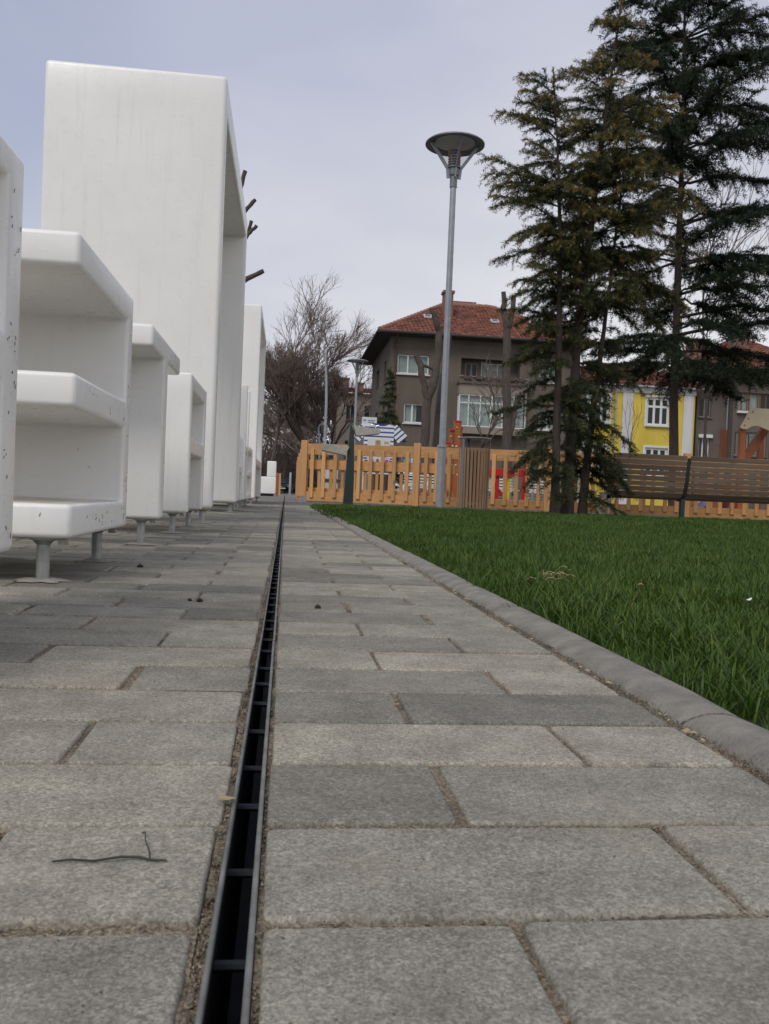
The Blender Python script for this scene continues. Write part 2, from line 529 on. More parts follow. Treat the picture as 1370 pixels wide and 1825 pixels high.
M['asphalt'] = plain('asphalt', (.055, .054, .052), .9, 0, .2, 6, .4, 80)
M['earth'] = plain('dull_earth', (.085, .075, .055), .95, 0, .3, 2, .5, 20)
M['debris'] = plain('dead_needle', (.035, .022, .014), .9)
M['leaf'] = plain('dead_leaf', (.40, .20, .06), .8)
M['straw'] = plain('dry_straw', (.36, .27, .15), .9)
M['paper'] = plain('white_scrap', (.75, .75, .73), .8)
M['greentwig'] = plain('pine_twig_green', (.035, .042, .02), .7, 0, .3, 60)
M['stripe'] = mat_stripes(.090)
M['shutter'] = plain('pale_shutter', (.52, .51, .48), .7, 0, .06)
#==BODY==
# ------------------------------------------------------------------ ground, road
rng = random.Random(7)
DXL, DXR = -0.0232, -0.0052            # outer faces of the slot drain rails
KX0, KX1 = 0.330, 0.392                # kerb
PY0, PYR = 0.353, 0.1035               # first paver row, row pitch

def sheet(name, rects, mat, kind='structure'):
    mb = MB()
    for x0, x1, y0, y1, z in rects:
        mb.add([(x0, y0, z), (x1, y0, z), (x1, y1, z), (x0, y1, z)], [(0, 1, 2, 3)])
    o = mb.build(name, mat, fix=False)
    return tag(o, kind=kind)

sheet('ground', [(-400, DXL, -60, 47, -.035), (DXR, 400, -60, 47, -.035), (-400, 400, 47, 900, -.035), (DXL, DXR, -60, -3, -.035)], M['earth'])
sheet('road', [(-60, 60, 47.0, 47.9, -.028), (-60, 4.6, 47.9, 120, -.028)], M['asphalt'])

def rounded(L, W, r, step, jit, g):
    pts = []
    for cx_, cy_, a0 in ((L / 2 - r, W / 2 - r, 0), (-L / 2 + r, W / 2 - r, 90), (-L / 2 + r, -W / 2 + r, 180), (L / 2 - r, -W / 2 + r, 270)):
        for k in range(3):
            a = R(a0 + 45 * k); pts.append((cx_ + r * math.cos(a), cy_ + r * math.sin(a)))
    if step:
        q = []
        for i, p in enumerate(pts):
            n_ = pts[(i + 1) % len(pts)]; d = math.hypot(n_[0] - p[0], n_[1] - p[1]); m = max(1, int(d / step))
            for k in range(m):
                t = k / m; q.append((p[0] + (n_[0] - p[0]) * t, p[1] + (n_[1] - p[1]) * t))
        pts = [(x + g.gauss(0, jit), y + g.gauss(0, jit)) for x, y in q]
    return pts

def paver_mesh(L, W, seed, hi):
    g = random.Random(seed)
    if hi: o = rounded(L, W, .004, .009, .0001, g)
    else: o = [(L / 2, W / 2 - .004), (L / 2 - .004, W / 2), (-L / 2 + .004, W / 2), (-L / 2, W / 2 - .004), (-L / 2, -W / 2 + .004), (-L / 2 + .004, -W / 2), (L / 2 - .004, -W / 2), (L / 2, -W / 2 + .004)]
    n = len(o); vs = []; fs = []
    rings = [(-.028, 0), (-.0026, 0), (-.0007, .0006), (0, .0018)] if hi else [(-.028, 0), (-.0040, 0), (0, .0036)]
    for z, ins in rings:
        for x, y in o:
            j = g.gauss(0, .0001) if hi and ins else 0
            vs.append((x * (1 - (ins + j) * 2 / L), y * (1 - (ins + j) * 2 / W), z + (g.gauss(0, .00018) if hi and -.004 > z > -.02 else 0)))
    for r_ in range(len(rings) - 1):
        for i in range(n):
            i2 = (i + 1) % n
            fs.append((r_ * n + i, r_ * n + i2, (r_ + 1) * n + i2, (r_ + 1) * n + i))
    fs.append(tuple(range((len(rings) - 1) * n, len(rings) * n)))
    me = bpy.data.meshes.new('paver'); me.from_pydata(vs, [], fs)
    for p in me.polygons: p.use_smooth = len(p.vertices) == 4 and hi
    me.materials.append(M['paver']); me.update()
    return me

HP = .1090
LH, LF, LW = HP - .0048, 2 * HP - .0048, PYR - .0066
meshes = {(s, hi): [paver_mesh(LH if s == 'h' else LF, LW, 31 * i + (5 if s == 'h' else 0), hi) for i in range(5)] for s in 'hf' for hi in (True, False)}

def joined(name, items, parent, seed):
    """pavers too small to pick apart singly, as one part"""
    V = []; F = []
    for (x, y, L) in items:
        b = len(V); a, c = L / 2, LW / 2; dz = max(-.0006, rng.gauss(0, .0005))
        for z, i in ((-.028, 0), (-.004, 0), (0, .0036)):
            V += [(x - a + i, y - c + i, z + dz), (x + a - i, y - c + i, z + dz), (x + a - i, y + c - i, z + dz), (x - a + i, y + c - i, z + dz)]
        for r_ in (0, 4):
            for k in range(4):
                F.append((b + r_ + k, b + r_ + (k + 1) % 4, b + r_ + 4 + (k + 1) % 4, b + r_ + 4 + k))
        F.append((b + 8, b + 9, b + 10, b + 11))
    o = np_mesh(name, V, F, M['paver'], parent)
    return tag(o, kind='stuff')

def pave(parent, rows, x_from, direction, x_to, first_half, jit, limit=300):
    items = []
    for k in rows:
        y = PY0 + PYR * (k + .5)
        x = x_from; half = first_half(k)
        while (x_to - x) * direction > .05:
            L = HP if half else 2 * HP
            items.append((x + direction * (L - .0048) / 2 + rng.gauss(0, jit), y + rng.gauss(0, jit * .6), 'h' if half else 'f'))
            x += direction * L; half = False
            if direction > 0 and (x_to - x) < HP * 1.6: half = True
    def size(it):
        x, y, s = it
        if y < .2: return 9 + y if abs(x) < .5 else 5
        if not (-.60 * y - .12 < x < .55 * y + .12): return 100 + y
        return y + abs(x) * .25
    items.sort(key=size)
    g = random.Random(3)
    for i, (x, y, s) in enumerate(items[:limit]):
        hi = y < 1.15
        me = meshes[(s, hi)][g.randrange(5)]
        o = bpy.data.objects.new('paver', me); COL.objects.link(o)
        o.location = (x, y, max(-.0006, min(.0009, g.gauss(.0001, .0005)))); o.rotation_euler = (max(-.005, min(.005, g.gauss(0, .003))), max(-.003, min(.003, g.gauss(0, .002))), g.gauss(0, .004) + (math.pi if g.random() < .5 else 0))
        o.parent = parent
    rest = [(x, y, LH if s == 'h' else LF) for x, y, s in items[limit:]]
    if rest: joined('distant_pavers', rest, parent, 1)

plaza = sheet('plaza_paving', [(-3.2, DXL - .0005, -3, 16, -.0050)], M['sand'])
pave(plaza, range(-14, 150), -.0282, -1, -3.2, lambda k: k % 2 == 0, .0016)
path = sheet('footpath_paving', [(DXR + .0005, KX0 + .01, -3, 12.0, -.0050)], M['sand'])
pave(path, range(-14, 112), -.0026, 1, .325, lambda k: k % 2 == 1, .0006)
sheet('far_paving', [(-14, -3.2, -3, 47, -.004), (-3.2, DXL - .001, 15.9, 47, -.004), (DXR + .001, 2.2, 11.95, 47, -.004), (2.2, 12, 13.0, 16.6, -.012)], M['far'])
sheet('playground_surface', [(.2, 22, 16.6, 30, -.010)], M['earth'])

# uneven sand standing in the joints near the lens
g = np.random.default_rng(8)
def sand_patch(x0, x1, y0, y1, st, parent, lvl, top=-.0020):
    nx, ny = int((x1 - x0) / st) + 1, int((y1 - y0) / st) + 1
    X, Y = np.meshgrid(np.linspace(x0, x1, nx), np.linspace(y0, y1, ny))
    Z = np.zeros_like(X)
    for f, a in ((8, .0012), (30, .0011), (90, .0009)):
        for _ in range(5):
            th = g.uniform(0, 6.283); Z += a * .55 * np.sin((X * math.cos(th) + Y * math.sin(th)) * f * g.uniform(3, 8) + g.uniform(0, 6.283))
    Z = lvl + Z + g.normal(0, .0005, X.shape)
    Z = np.clip(Z, -.0046, top)
    i = np.arange(ny - 1)[:, None] * nx + np.arange(nx - 1)[None]
    F = np.stack([i, i + 1, i + nx + 1, i + nx], -1).reshape(-1, 4)
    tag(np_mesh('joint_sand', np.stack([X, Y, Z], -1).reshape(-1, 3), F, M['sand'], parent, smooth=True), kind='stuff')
sand_patch(-.42, -.0283, .22, 1.5, .0045, plaza, -.0030)
sand_patch(-.0281, DXL - .0003, .22, 3.0, .0016, plaza, -.0030, -.0012)
sand_patch(DXR + .0003, KX0 + .001, .22, 1.5, .0045, path, -.0030)
sand_patch(.3193, KX0 + .0006, .22, 3.2, .003, path, -.0030, -.0012)

# loose sand grains and crumbs lying in the joints near the lens
g = random.Random(11)
V = []; F = []
def grain(x, y, z, s):
    b = len(V)
    d = [(g.gauss(0, .25), g.gauss(0, .25), g.gauss(0, .2)) for _ in range(6)]
    for (px, py, pz), (jx, jy, jz) in zip(((1, 0, 0), (-1, 0, 0), (0, 1, 0), (0, -1, 0), (0, 0, 1), (0, 0, -1)), d):
        V.append((x + s * (px + jx), y + s * (py + jy), z + s * .8 * (pz + jz)))
    for t in ((0, 2, 4), (2, 1, 4), (1, 3, 4), (3, 0, 4), (2, 0, 5), (1, 2, 5), (3, 1, 5), (0, 3, 5)):
        F.append(tuple(i + b for i in t))
for i in range(7500):
    y = .26 + 1.5 * g.random() ** 1.7
    m = g.random()
    if m < .22: x = -.0258 + g.gauss(0, .0012)
    elif m < .30: x = -.0038 + g.gauss(0, .0006)
    elif m < .55: x = KX0 - .004 + g.gauss(0, .003)
    else:
        y = PY0 + PYR * g.randrange(-1, 12) + g.gauss(0, .0016) - .0022; x = g.uniform(-.0262 - .5 * y, -.027) if g.random() < .45 else g.uniform(0, .33)
    z = -.0032 + abs(g.gauss(0, .0011))
    if m < .55 and m > .30: z += .003
    grain(x, y, z, g.uniform(.0004, .0011))
for i in range(420):     # a few that were kicked onto the stones
    y = .27 + 1.6 * g.random() ** 1.5; x = g.uniform(-.35, .33) * min(1, y * 1.4)
    if -.028 < x < .001: continue
    grain(x, y, .0003, g.uniform(.0003, .0007))
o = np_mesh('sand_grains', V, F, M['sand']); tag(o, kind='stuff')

# ------------------------------------------------------------------ slot drain
drain = thing('slot_drain', 'narrow steel slot drain with cross bars running between the two areas of paving', 'drain', (-.0145, 0, 0))
y = -1.32; seg = 0
while y < 40:
    L = 1.17 if seg < 12 else 6.0
    for s in (0, 1):
        mb = MB()
        j = rng.gauss(0, .0004)
        x0, x1 = ((DXL, -.0211) if s == 0 else (-.0078, DXR))
        mb.box(x0 + j, x1 + j, y + .0006, y + L - .0006, -.0045, .0008 + (0.0012 if (seg + s) % 2 else 0))
        mb.build('rail', M['rail'], drain, bevel=.0006, seg=1)
    y += L; seg += 1
mb = MB()
mb.box(-.0232, -.0212, -1.3, 44, -.125, -.0047); mb.box(-.0077, -.0052, -1.3, 44, -.125, -.0047); mb.box(-.0212, -.0077, -1.3, 44, -.13, -.125)
mb.build('channel', M['dark'], drain)
me = None
for i in range(150):
    yb = -.495 + .084 * i + (0 if i % 3 else .006)
    if me is None:
        mb = MB(); mb.tube([(-.0211, 0, 0), (-.0078, 0, 0)], .0024, 8)
        me = mb.mesh('cross_bar', smooth=40)
        me.materials.append(M['bar'])
    o = bpy.data.objects.new('cross_bar', me); COL.objects.link(o); o.parent = drain
    o.location = (.0145, yb, -.0135 - (.002 if i % 4 == 1 else 0))
mb = MB()
for i in range(150, 470):
    yb = -.495 + .084 * i; mb.box(-.0211, -.0078, yb, yb + .005, -.011, -.006)
tag(mb.build('distant_cross_bars', M['bar'], drain), kind='stuff')

# ------------------------------------------------------------------ kerb
kerb = sheet('kerb', [(KX0, KX1, -2, 12.0, -.03)], M['kerb'])
def kerb_path(s):
    """distance along the kerb -> point and heading; straight, then a bend to the right before the fence"""
    y1 = 10.6; r = 1.25
    if s < y1: return (KX0 + KX1) / 2, s, 0.
    a = min((s - y1) / r, math.pi / 2)
    x = (KX0 + KX1) / 2 + r * (1 - math.cos(a)); y = y1 + r * math.sin(a)
    if (s - y1) / r > math.pi / 2: x += s - y1 - r * math.pi / 2
    return x, y, a
s = -1.33
hw = (KX1 - KX0) / 2
prof = [(-hw, -.03), (-hw, -.002), (-hw * .9, .003), (-hw * .62, .0075), (-hw * .2, .0105), (hw * .25, .0108), (hw * .65, .008), (hw * .92, .003), (hw, -.004), (hw, -.03)]
while s < 23:
    mb = MB(); n = 12 if s < 10 else 14
    jz = rng.gauss(0, .0006); jx = rng.gauss(0, .0006)
    pts = [s + .002 + (.996) * i / n for i in range(n + 1)]
    for i, q in enumerate(pts):
        x, y, a = kerb_path(q)
        for px, pz in prof:
            e_ = .0025 if i in (0, n) and pz > 0 else 0
            mb.v.append((x + (px + jx + rng.gauss(0, .0003)) * math.cos(a), y - px * math.sin(a), pz + jz - e_))
    m = len(prof)
    for i in range(n):
        for k in range(m - 1):
            mb.f.append((i * m + k, i * m + k + 1, (i + 1) * m + k + 1, (i + 1) * m + k)); mb.m.append(0)
    mb.f.append(tuple(range(m))); mb.f.append(tuple(range(n * m, n * m + m))); mb.m += [0, 0]
    mb.build('kerb_stone', M['kerb'], kerb, smooth=50)
    s += 1.0

# ------------------------------------------------------------------ lawn
mb = MB()
gx0 = KX1 - .012
poly = [(gx0, -2), (16, -2), (16, 13.0), (12, 12.55)] + [(kerb_path(q)[0] + .03 * math.cos(kerb_path(q)[2]), kerb_path(q)[1] - .03 * math.sin(kerb_path(q)[2])) for q in (12.6, 12.3, 12, 11.7, 11.4, 11.1, 10.8)]
mb.add([(x, y, -.009) for x, y in poly], [tuple(range(len(poly)))])
lawn = mb.build('lawn_soil', M['soil']); tag(lawn, kind='structure')

def tuft_mesh(seed, n, rad, h0, h1, wid):
    g = random.Random(seed); V = []; F = []
    for i in range(n):
        r_ = rad * math.sqrt(g.random()); a = g.uniform(0, 6.283)
        x, y = r_ * math.cos(a), r_ * math.sin(a)
        h = g.uniform(h0, h1) * (1 if g.random() < .8 else 1.25); w_ = wid * g.uniform(.7, 1.3)
        d = g.uniform(0, 6.283); dx, dy = math.cos(d), math.sin(d)
        lean = abs(g.gauss(0, .38)); curl = g.uniform(.1, .75)
        px, py = -dy, dx
        b = len(V); steps = 4
        for k in range(steps):
            t = k / steps
            o_ = h * (lean * t + curl * t * t * .8); z = h * t * (1 - .22 * curl * t)
            ww = w_ * (1 - .35 * t) / 2
            V.append((x + dx * o_ - px * ww, y + dy * o_ - py * ww, z - .004)); V.append((x + dx * o_ + px * ww, y + dy * o_ + py * ww, z - .004))
        o_ = h * (lean + curl * .8); V.append((x + dx * o_, y + dy * o_, h * (1 - .22 * curl) - .004))
        for k in range(steps - 1):
            F.append((b + 2 * k, b + 2 * k + 1, b + 2 * k + 3, b + 2 * k + 2))
        F.append((b + 2 * steps - 2, b + 2 * steps - 1, b + 2 * steps))
    me = bpy.data.meshes.new('grass_tuft'); me.from_pydata(V, [], F)
    for p in me.polygons: p.use_smooth = True
    me.materials.append(M['grass']); me.update()
    return me
tuft_col = bpy.data.collections.new('grass_tufts')
NV = 8
for i in range(NV):
    o = bpy.data.objects.new('grass_tuft_%02d' % i, tuft_mesh(100 + i, 90, .055, .020, .041, .0021) if i < 5 else tuft_mesh(200 + i, 150, .11, .026, .046, .0038))
    tuft_col.objects.link(o)
g = np.random.default_rng(5)
P = []
def in_lawn(x, y):
    if x < gx0 + .012 or y > 12.9: return False
    if y > 10.6:
        if x < KX1 + 1.25 and (x - (KX0 + KX1) / 2 - 1.25) ** 2 + (y - 10.6) ** 2 > 1.2 ** 2 and x < 1.6: return False
        if x >= 1.6 and y > 11.78 + max(0, (x - 1.6)) * .075: return False
    return True
def scatter(x0, x1, y0, y1, dens, near, sc):
    n = int((x1 - x0) * (y1 - y0) * dens)
    for x, y in zip(g.uniform(x0, x1, n), g.uniform(y0, y1, n)):
        if x > .8 * y + 2.0 or not in_lawn(x, y): continue
        P.append((x, y, g.uniform(0, 6.283), sc * g.uniform(.75, 1.2), g.integers(0, 5) if near else g.integers(5, NV)))
scatter(gx0 + .05, 2.6, .1, 3.0, 430, True, 1.0)
scatter(gx0, 4.6, 3.0, 6.0, 230, True, 1.05)
scatter(gx0, 12.0, 6.0, 12.9, 85, False, 1.0)
scatter(2.6, 4.6, .1, 3.0, 90, False, 1.0); scatter(4.6, 7.0, 3.0, 6.0, 85, False, 1.0)
scatter(gx0 + .012, gx0 + .05, .1, 6.0, 500, True, .6)
P = np.array(P)
me = bpy.data.meshes.new('lawn_points'); me.vertices.add(len(P))
co = np.zeros((len(P), 3), np.float32); co[:, :2] = P[:, :2]; co[:, 2] = -.008
me.vertices.foreach_set('co', co.ravel())
at = me.attributes.new('rot', 'FLOAT_VECTOR', 'POINT')
rv = np.zeros((len(P), 3), np.float32); rv[:, 2] = P[:, 2]; rv[:, 0] = g.normal(0, .1, len(P)); rv[:, 1] = g.normal(0, .1, len(P))
at.data.foreach_set('vector', rv.ravel())
at = me.attributes.new('scl', 'FLOAT', 'POINT'); at.data.foreach_set('value', P[:, 3].astype(np.float32))
at = me.attributes.new('idx', 'INT', 'POINT'); at.data.foreach_set('value', P[:, 4].astype(np.int32))
grass = bpy.data.objects.new('lawn_grass', me); COL.objects.link(grass)
tag(grass, 'short dark green lawn grass right of the kerb', 'grass', kind='stuff')
ng = bpy.data.node_groups.new('lawn_scatter', 'GeometryNodeTree')
ng.interface.new_socket('Geometry', in_out='INPUT', socket_type='NodeSocketGeometry')
ng.interface.new_socket('Geometry', in_out='OUTPUT', socket_type='NodeSocketGeometry')
gi = ng.nodes.new('NodeGroupInput'); go = ng.nodes.new('NodeGroupOutput')
ip = ng.nodes.new('GeometryNodeInstanceOnPoints'); ci = ng.nodes.new('GeometryNodeCollectionInfo')
ci.inputs['Collection'].default_value = tuft_col; ci.inputs['Separate Children'].default_value = True; ci.inputs['Reset Children'].default_value = True
ip.inputs['Pick Instance'].default_value = True
def attr(nm, ty):
    a = ng.nodes.new('GeometryNodeInputNamedAttribute'); a.data_type = ty; a.inputs['Name'].default_value = nm; return a.outputs['Attribute']
ng.links.new(gi.outputs[0], ip.inputs['Points']); ng.links.new(ci.outputs[0], ip.inputs['Instance'])
ng.links.new(attr('idx', 'INT'), ip.inputs['Instance Index']); ng.links.new(attr('rot', 'FLOAT_VECTOR'), ip.inputs['Rotation']); ng.links.new(attr('scl', 'FLOAT'), ip.inputs['Scale'])
ng.links.new(ip.outputs[0], go.inputs[0])
md = grass.modifiers.new('scatter', 'NODES'); md.node_group = ng

# ------------------------------------------------------------------ white letter blocks
XF = -.365
def cells(ys, zs, filled, x0, x1):
    """rectilinear body from grid cells (only outer faces)"""
    bm = bmesh.new(); vc = {}
    def vert(i, j, s_):
        k = (i, j, s_)
        if k not in vc: vc[k] = bm.verts.new((x0 if s_ == 0 else x1, ys[i], zs[j]))
        return vc[k]
    F_ = set(filled)
    for (i, j) in F_:
        q = [(i, j), (i + 1, j), (i + 1, j + 1), (i, j + 1)]
        bm.faces.new([vert(a, b, 1) for a, b in q]); bm.faces.new([vert(a, b, 0) for a, b in q][::-1])
        for (di, dj, e0, e1) in ((0, -1, q[0], q[1]), (1, 0, q[1], q[2]), (0, 1, q[2], q[3]), (-1, 0, q[3], q[0])):
            if (i + di, j + dj) not in F_:
                bm.faces.new([vert(*e0, 1), vert(*e0, 0), vert(*e1, 0), vert(*e1, 1)])
    bmesh.ops.recalc_face_normals(bm, faces=bm.faces)
    return bm

def body(parent, ys, zs, filled, x0, x1, bev=.016):
    bm = cells(ys, zs, filled, x0, x1)
    bmesh.ops.dissolve_limit(bm, angle_limit=R(2), verts=bm.verts, edges=bm.edges) if False else None
    es = [e for e in bm.edges if len(e.link_faces) == 2 and e.calc_face_angle(0) > R(30)]
    bmesh.ops.bevel(bm, geom=es, offset=bev, segments=4, profile=.5, affect='EDGES', clamp_overlap=True)
    for f in bm.faces: f.smooth = True
    for e in bm.edges:
        if len(e.link_faces) == 2 and e.calc_face_angle(0) > R(40): e.smooth = False
    off = wloc(parent)
    bmesh.ops.translate(bm, vec=-off, verts=bm.verts)
    me = bpy.data.meshes.new('body'); bm.to_mesh(me); bm.free()
    md_ = link('body', me, M['white'], parent)
    return md_

def foot(parent, x, y, ztop, r=.0115):
    mb = MB(); mb.tube([(x, y, .002), (x, y, ztop - .012), (x, y, ztop - .004)], [r, r, r * 1.05], 16)
    f = mb.build('foot', M['steel'], parent, smooth=40)
    mb = MB(); mb.lathe((x, y, 0), [(r * .9, ztop - .016), (r * 1.6, ztop - .007), (r * 2.1, ztop - .0055), (r * 2.1, ztop - .003), (0, ztop - .003)], 18)
    mb.box(x + .026, x + .041, y - .008, y + .008, ztop - .014, ztop - .003)
    mb.build('flange', M['steel'], f, smooth=40)
    gg = random.Random(int(x * 999 + y * 7777)); n = 22
    ring = [(r * 1.9 + gg.uniform(0, r * 2.2)) for _ in range(n)]
    mb = MB(); vs = []
    for k in range(n):
        a = 6.283 * k / n; vs.append((x + ring[k] * 1.25 * math.cos(a), y + ring[k] * math.sin(a), .0012))
    for k in range(n):
        a = 6.283 * k / n; vs.append((x + ring[k] * .75 * math.cos(a), y + ring[k] * .6 * math.sin(a), .0045 + gg.uniform(0, .002)))
    vs.append((x, y, .006))
    fs = [(k, (k + 1) % n, n + (k + 1) % n, n + k) for k in range(n)] + [(n + k, n + (k + 1) % n, 2 * n) for k in range(n)]
    mb.add(vs, fs); mb.build('mortar_pad', M['mortar'], f, smooth=60)

def letter(label, ys, zs, filled, depth, feet_y, bev=.0095, plate=True):
    x1 = XF; x0 = XF - depth
    t = thing('letter_block', label, 'letter block', ((x0 + x1) / 2, ys[0], 0), 'white letter blocks standing in a row on the plaza')
    body(t, ys, zs, filled, x0, x1, bev)
    for yy in feet_y:
        for xx in ((x1 - .058, x0 + .058) if depth < .7 else (x1 - .05, (x0 + x1) / 2, x0 + .06)):
            foot(t, xx, yy, zs[0], .0115 if depth < .7 else .016)
    if plate:
        mb = MB()
        for yy in feet_y:
            mb.box(x0 + .03, x1 - .025, yy - .028, yy + .028, zs[0] - .003, zs[0] + .002)
        mb.build('fixing_plate', M['steel'], t)
    return t

ZB, ZT, TH = .080, .609, .060
ZM0, ZM1 = .307, .367
allc = lambda a, b: [(i, j) for i in a for j in b]
z5 = [ZB, ZB + TH, ZM0, ZM1, ZT - TH, ZT]
# first block: two windows, its near end outside the frame
LV = letter('large white block with two rounded windows at the very edge, nearest of the row', [.60, .68, 1.150, 1.222], [ZB, ZB + .06, ZM0 - .005, ZM1 + .005, ZT - .045, ZT],
       [(0, j) for j in range(5)] + [(2, j) for j in range(5)] + [(1, 0), (1, 2), (1, 4)], .115, [.66, 1.165], .0105)
# E shape, open towards the lens
LE = letter('low white block of three rounded shelves joined by an upright at the far side', [1.532, 2.000, 2.060], z5,
       [(1, j) for j in range(5)] + [(0, 0), (0, 2), (0, 4)], .52, [1.585, 2.022])
LT = letter('low white T-shaped block with its slab overhanging on both sides of one upright', [2.356, 2.590, 2.665, 2.945], [ZB, ZT - TH, ZT],
       [(1, 0), (1, 1), (0, 1), (2, 1)], .52, [2.628])
LA = letter('low white box-shaped block with one middle shelf, just before the tall arch', [3.310, 3.370, 3.865, 3.925], z5,
       [(0, j) for j in range(5)] + [(2, j) for j in range(5)] + [(1, 2), (1, 4)], .52, [3.345, 3.89])
LP = letter('tall white arch-shaped block, by far the largest of the row', [4.385, 4.50, 6.60, 6.72], [.072, 2.08, 2.232],
       [(0, 0), (0, 1), (2, 0), (2, 1), (1, 1)], .875, [4.45, 6.66], .022)
letter('small white block with two uprights directly beyond the tall arch', [6.84, 6.90, 7.27, 7.33], z5,
       [(0, j) for j in range(5)] + [(2, j) for j in range(5)] + [(1, 2)], .52, [6.87, 7.3], .014)
letter('medium white block with two uprights and a low crossbar, past the tall arch', [7.78, 7.84, 8.25, 8.31], [ZB, .51, .575, 1.05, 1.115],
       [(0, j) for j in range(4)] + [(2, j) for j in range(4)] + [(1, 1)], .52, [7.81, 8.28], .014)
letter('small white block with three arms poking out towards the plaza path', [8.62, 9.32, 9.40], z5,
       [(1, j) for j in range(5)] + [(0, 0), (0, 2), (0, 4)], .60, [8.7, 9.36], .014)
letter('tall white block with a low crossbar at the far end of the row', [10.55, 10.70, 12.85, 13.0], [.07, .49, .58, 2.30, 2.42],
       [(0, j) for j in range(4)] + [(2, j) for j in range(4)] + [(1, 1), (1, 3)], .9, [10.62, 12.9], .02)

# dead needles stuck to the two nearest blocks
def needles(parent, n, fn, seed):
    g_ = random.Random(seed); mb = MB()
    for i in range(n):
        p, nrm, u, v = fn(g_)
        a = g_.gauss(1.2, .7); L = g_.uniform(.002, .0075); d = u * math.cos(a) + v * math.sin(a)
        p = Vector(p) + nrm * .0008
        mb.bar(p - d * L / 2, p + d * L / 2, g_.uniform(.0004, .0009), .0006, nrm)
    tag(mb.build('stuck_needles', M['debris'], parent, fix=False), kind='stuff')
X_, Y_, Z_ = Vector((1, 0, 0)), Vector((0, 1, 0)), Vector((0, 0, 1))
needles(LV, 24, lambda q: ((XF, q.uniform(1.165, 1.205), q.uniform(.1, .58)), X_, Y_, Z_), 1)
def fE(q):
    m = q.random()
    if m < .4: return (XF, q.uniform(2.013, 2.043), .1 + .42 * q.random() ** 1.6), X_, Y_, Z_
    if m < .62: return (XF, q.uniform(1.55, 2.0), q.uniform(.095, .125)), X_, Y_, Z_
    if m < .78: return (q.uniform(XF - .25, XF - .03), 1.532, q.uniform(.09, .13)), -Y_, X_, Z_
    if m < .92: return (q.uniform(XF - .3, XF - .05), 2.0, q.uniform(.15, .29)), -Y_, X_, Z_
    return (XF, q.uniform(1.55, 2.0), q.uniform(.32, .36)), X_, Y_, Z_
needles(LE, 40, fE, 2)

# the L shaped white block further on
lb = thing('seat_block', 'small white L-shaped block seen from the front at the end of the paving', 'letter block', (-.55, 27, 0))
mb = MB(); mb.box(-.86, -.30, 27, 27.6, .07, .60); mb.build('seat_body', M['white'], lb, bevel=.03, seg=3, smooth=40)
mb = MB(); mb.box(-.585, -.302, 27.01, 27.59, .601, 1.09); mb.build('tall_back', M['white'], lb, bevel=.03, seg=3, smooth=40)
mb = MB(); mb.box(-.78, -.36, 27.1, 27.5, -.004, .069); mb.build('leg_shadow_box', M['dark'], lb)  # dark box in place of the legs and the shadow under the block
# ------------------------------------------------------------------ wooden playground fence
FP = [Vector((.335, 15.9, 0)), Vector((2.32, 15.2, 0)), Vector((4.60, 14.75, 0)), Vector((6.97, 14.35, 0)), Vector((9.35, 13.95, 0)), Vector((11.7, 13.55, 0))]
fence = thing('picket_fence', 'golden pine picket fence with wide top and bottom boards around the playground', 'fence', FP[0])
def fence_run(A, B, first, idx):
    d = (B - A); L = d.length; d.normalize(); nrm = Vector((d.y, -d.x, 0))     # towards the lens
    T = Matrix(((d.x, -nrm.x, 0, A.x), (d.y, -nrm.y, 0, A.y), (0, 0, 1, 0), (0, 0, 0, 1)))   # local x along, y away from lens
    def piece(name, x0, x1, y0, y1, z0, z1, mat, bev=.004):
        mb = MB(); mb.box(x0, x1, y0, y1, z0, z1, T); return mb.build(name, mat, fence, bevel=bev, seg=1)
    if first: piece('post', -.06, .06, -.06, .06, .02, 1.125, M['fence'], .006)
    piece('post', L - .06, L + .06, -.06, .06, .0, 1.125, M['fence'], .006)
    piece('top_board', .062, L - .062, -.045, -.012, .865, 1.065, M['fence_h'])
    piece('bottom_board', .062, L - .062, -.045, -.012, .015, .19, M['fence_h'])
    full = {0: 1., 1: .30}.get(idx, 0.)
    if full: piece('middle_rail', .062, (L - .062) * full, .022, .055, .60, .775, M['fence_h'])
    if full: piece('low_rail', .062, (L - .062) * full, .022, .055, .14, .26, M['fence_h'])
    n = int((L - .12) / .2)
    for i in range(n):
        x = .06 + (L - .12) * (i + .5) / n + rng.gauss(0, .006)
        piece('picket', x - .033, x + .033, -.078, -.047, .085 + rng.gauss(0, .005), .97 + rng.gauss(0, .006), M['fence'])
    for i in range(n):
        x = .06 + (L - .12) * (i + .95) / n + rng.gauss(0, .008)
        if x > L * full - .1 and not (idx > 1 and i % 3 == 1): continue
        piece('picket', x - .03, x + .03, .057, .085, .09, .80 + rng.gauss(0, .006), M['fence'])
for i in range(len(FP) - 1): fence_run(FP[i], FP[i + 1], i == 0, i)
mb = MB(); mb.box(.265, .405, 15.83, 15.97, -.005, .11)
mb.build('post_shoe', M['steel'], fence)
side = thing('picket_fence', 'side run of the pine picket fence going away from the corner post', 'fence', (.335, 16.05, 0))
def side_piece(name, *b):
    mb = MB(); mb.box(*b); mb.build(name, M['fence'] if name in ('post', 'picket') else M['fence_y'], side, bevel=.004, seg=1)
M['fence_y'] = mat_wood('fence_pine_side', (.47, .235, .083), (.63, .35, .14), 'Y')
side_piece('top_board', .345, .38, 16.0, 22, .865, 1.065); side_piece('bottom_board', .345, .38, 16.0, 22, .015, .19); side_piece('middle_rail', .29, .32, 16, 22, .6, .775)
for i in range(29):
    y = 16.12 + i * .2; side_piece('picket', .255, .285, y - .033, y + .033, .085, .93)
for y in (18, 20, 22): side_piece('post', .275, .395, y - .06, y + .06, 0, 1.06)

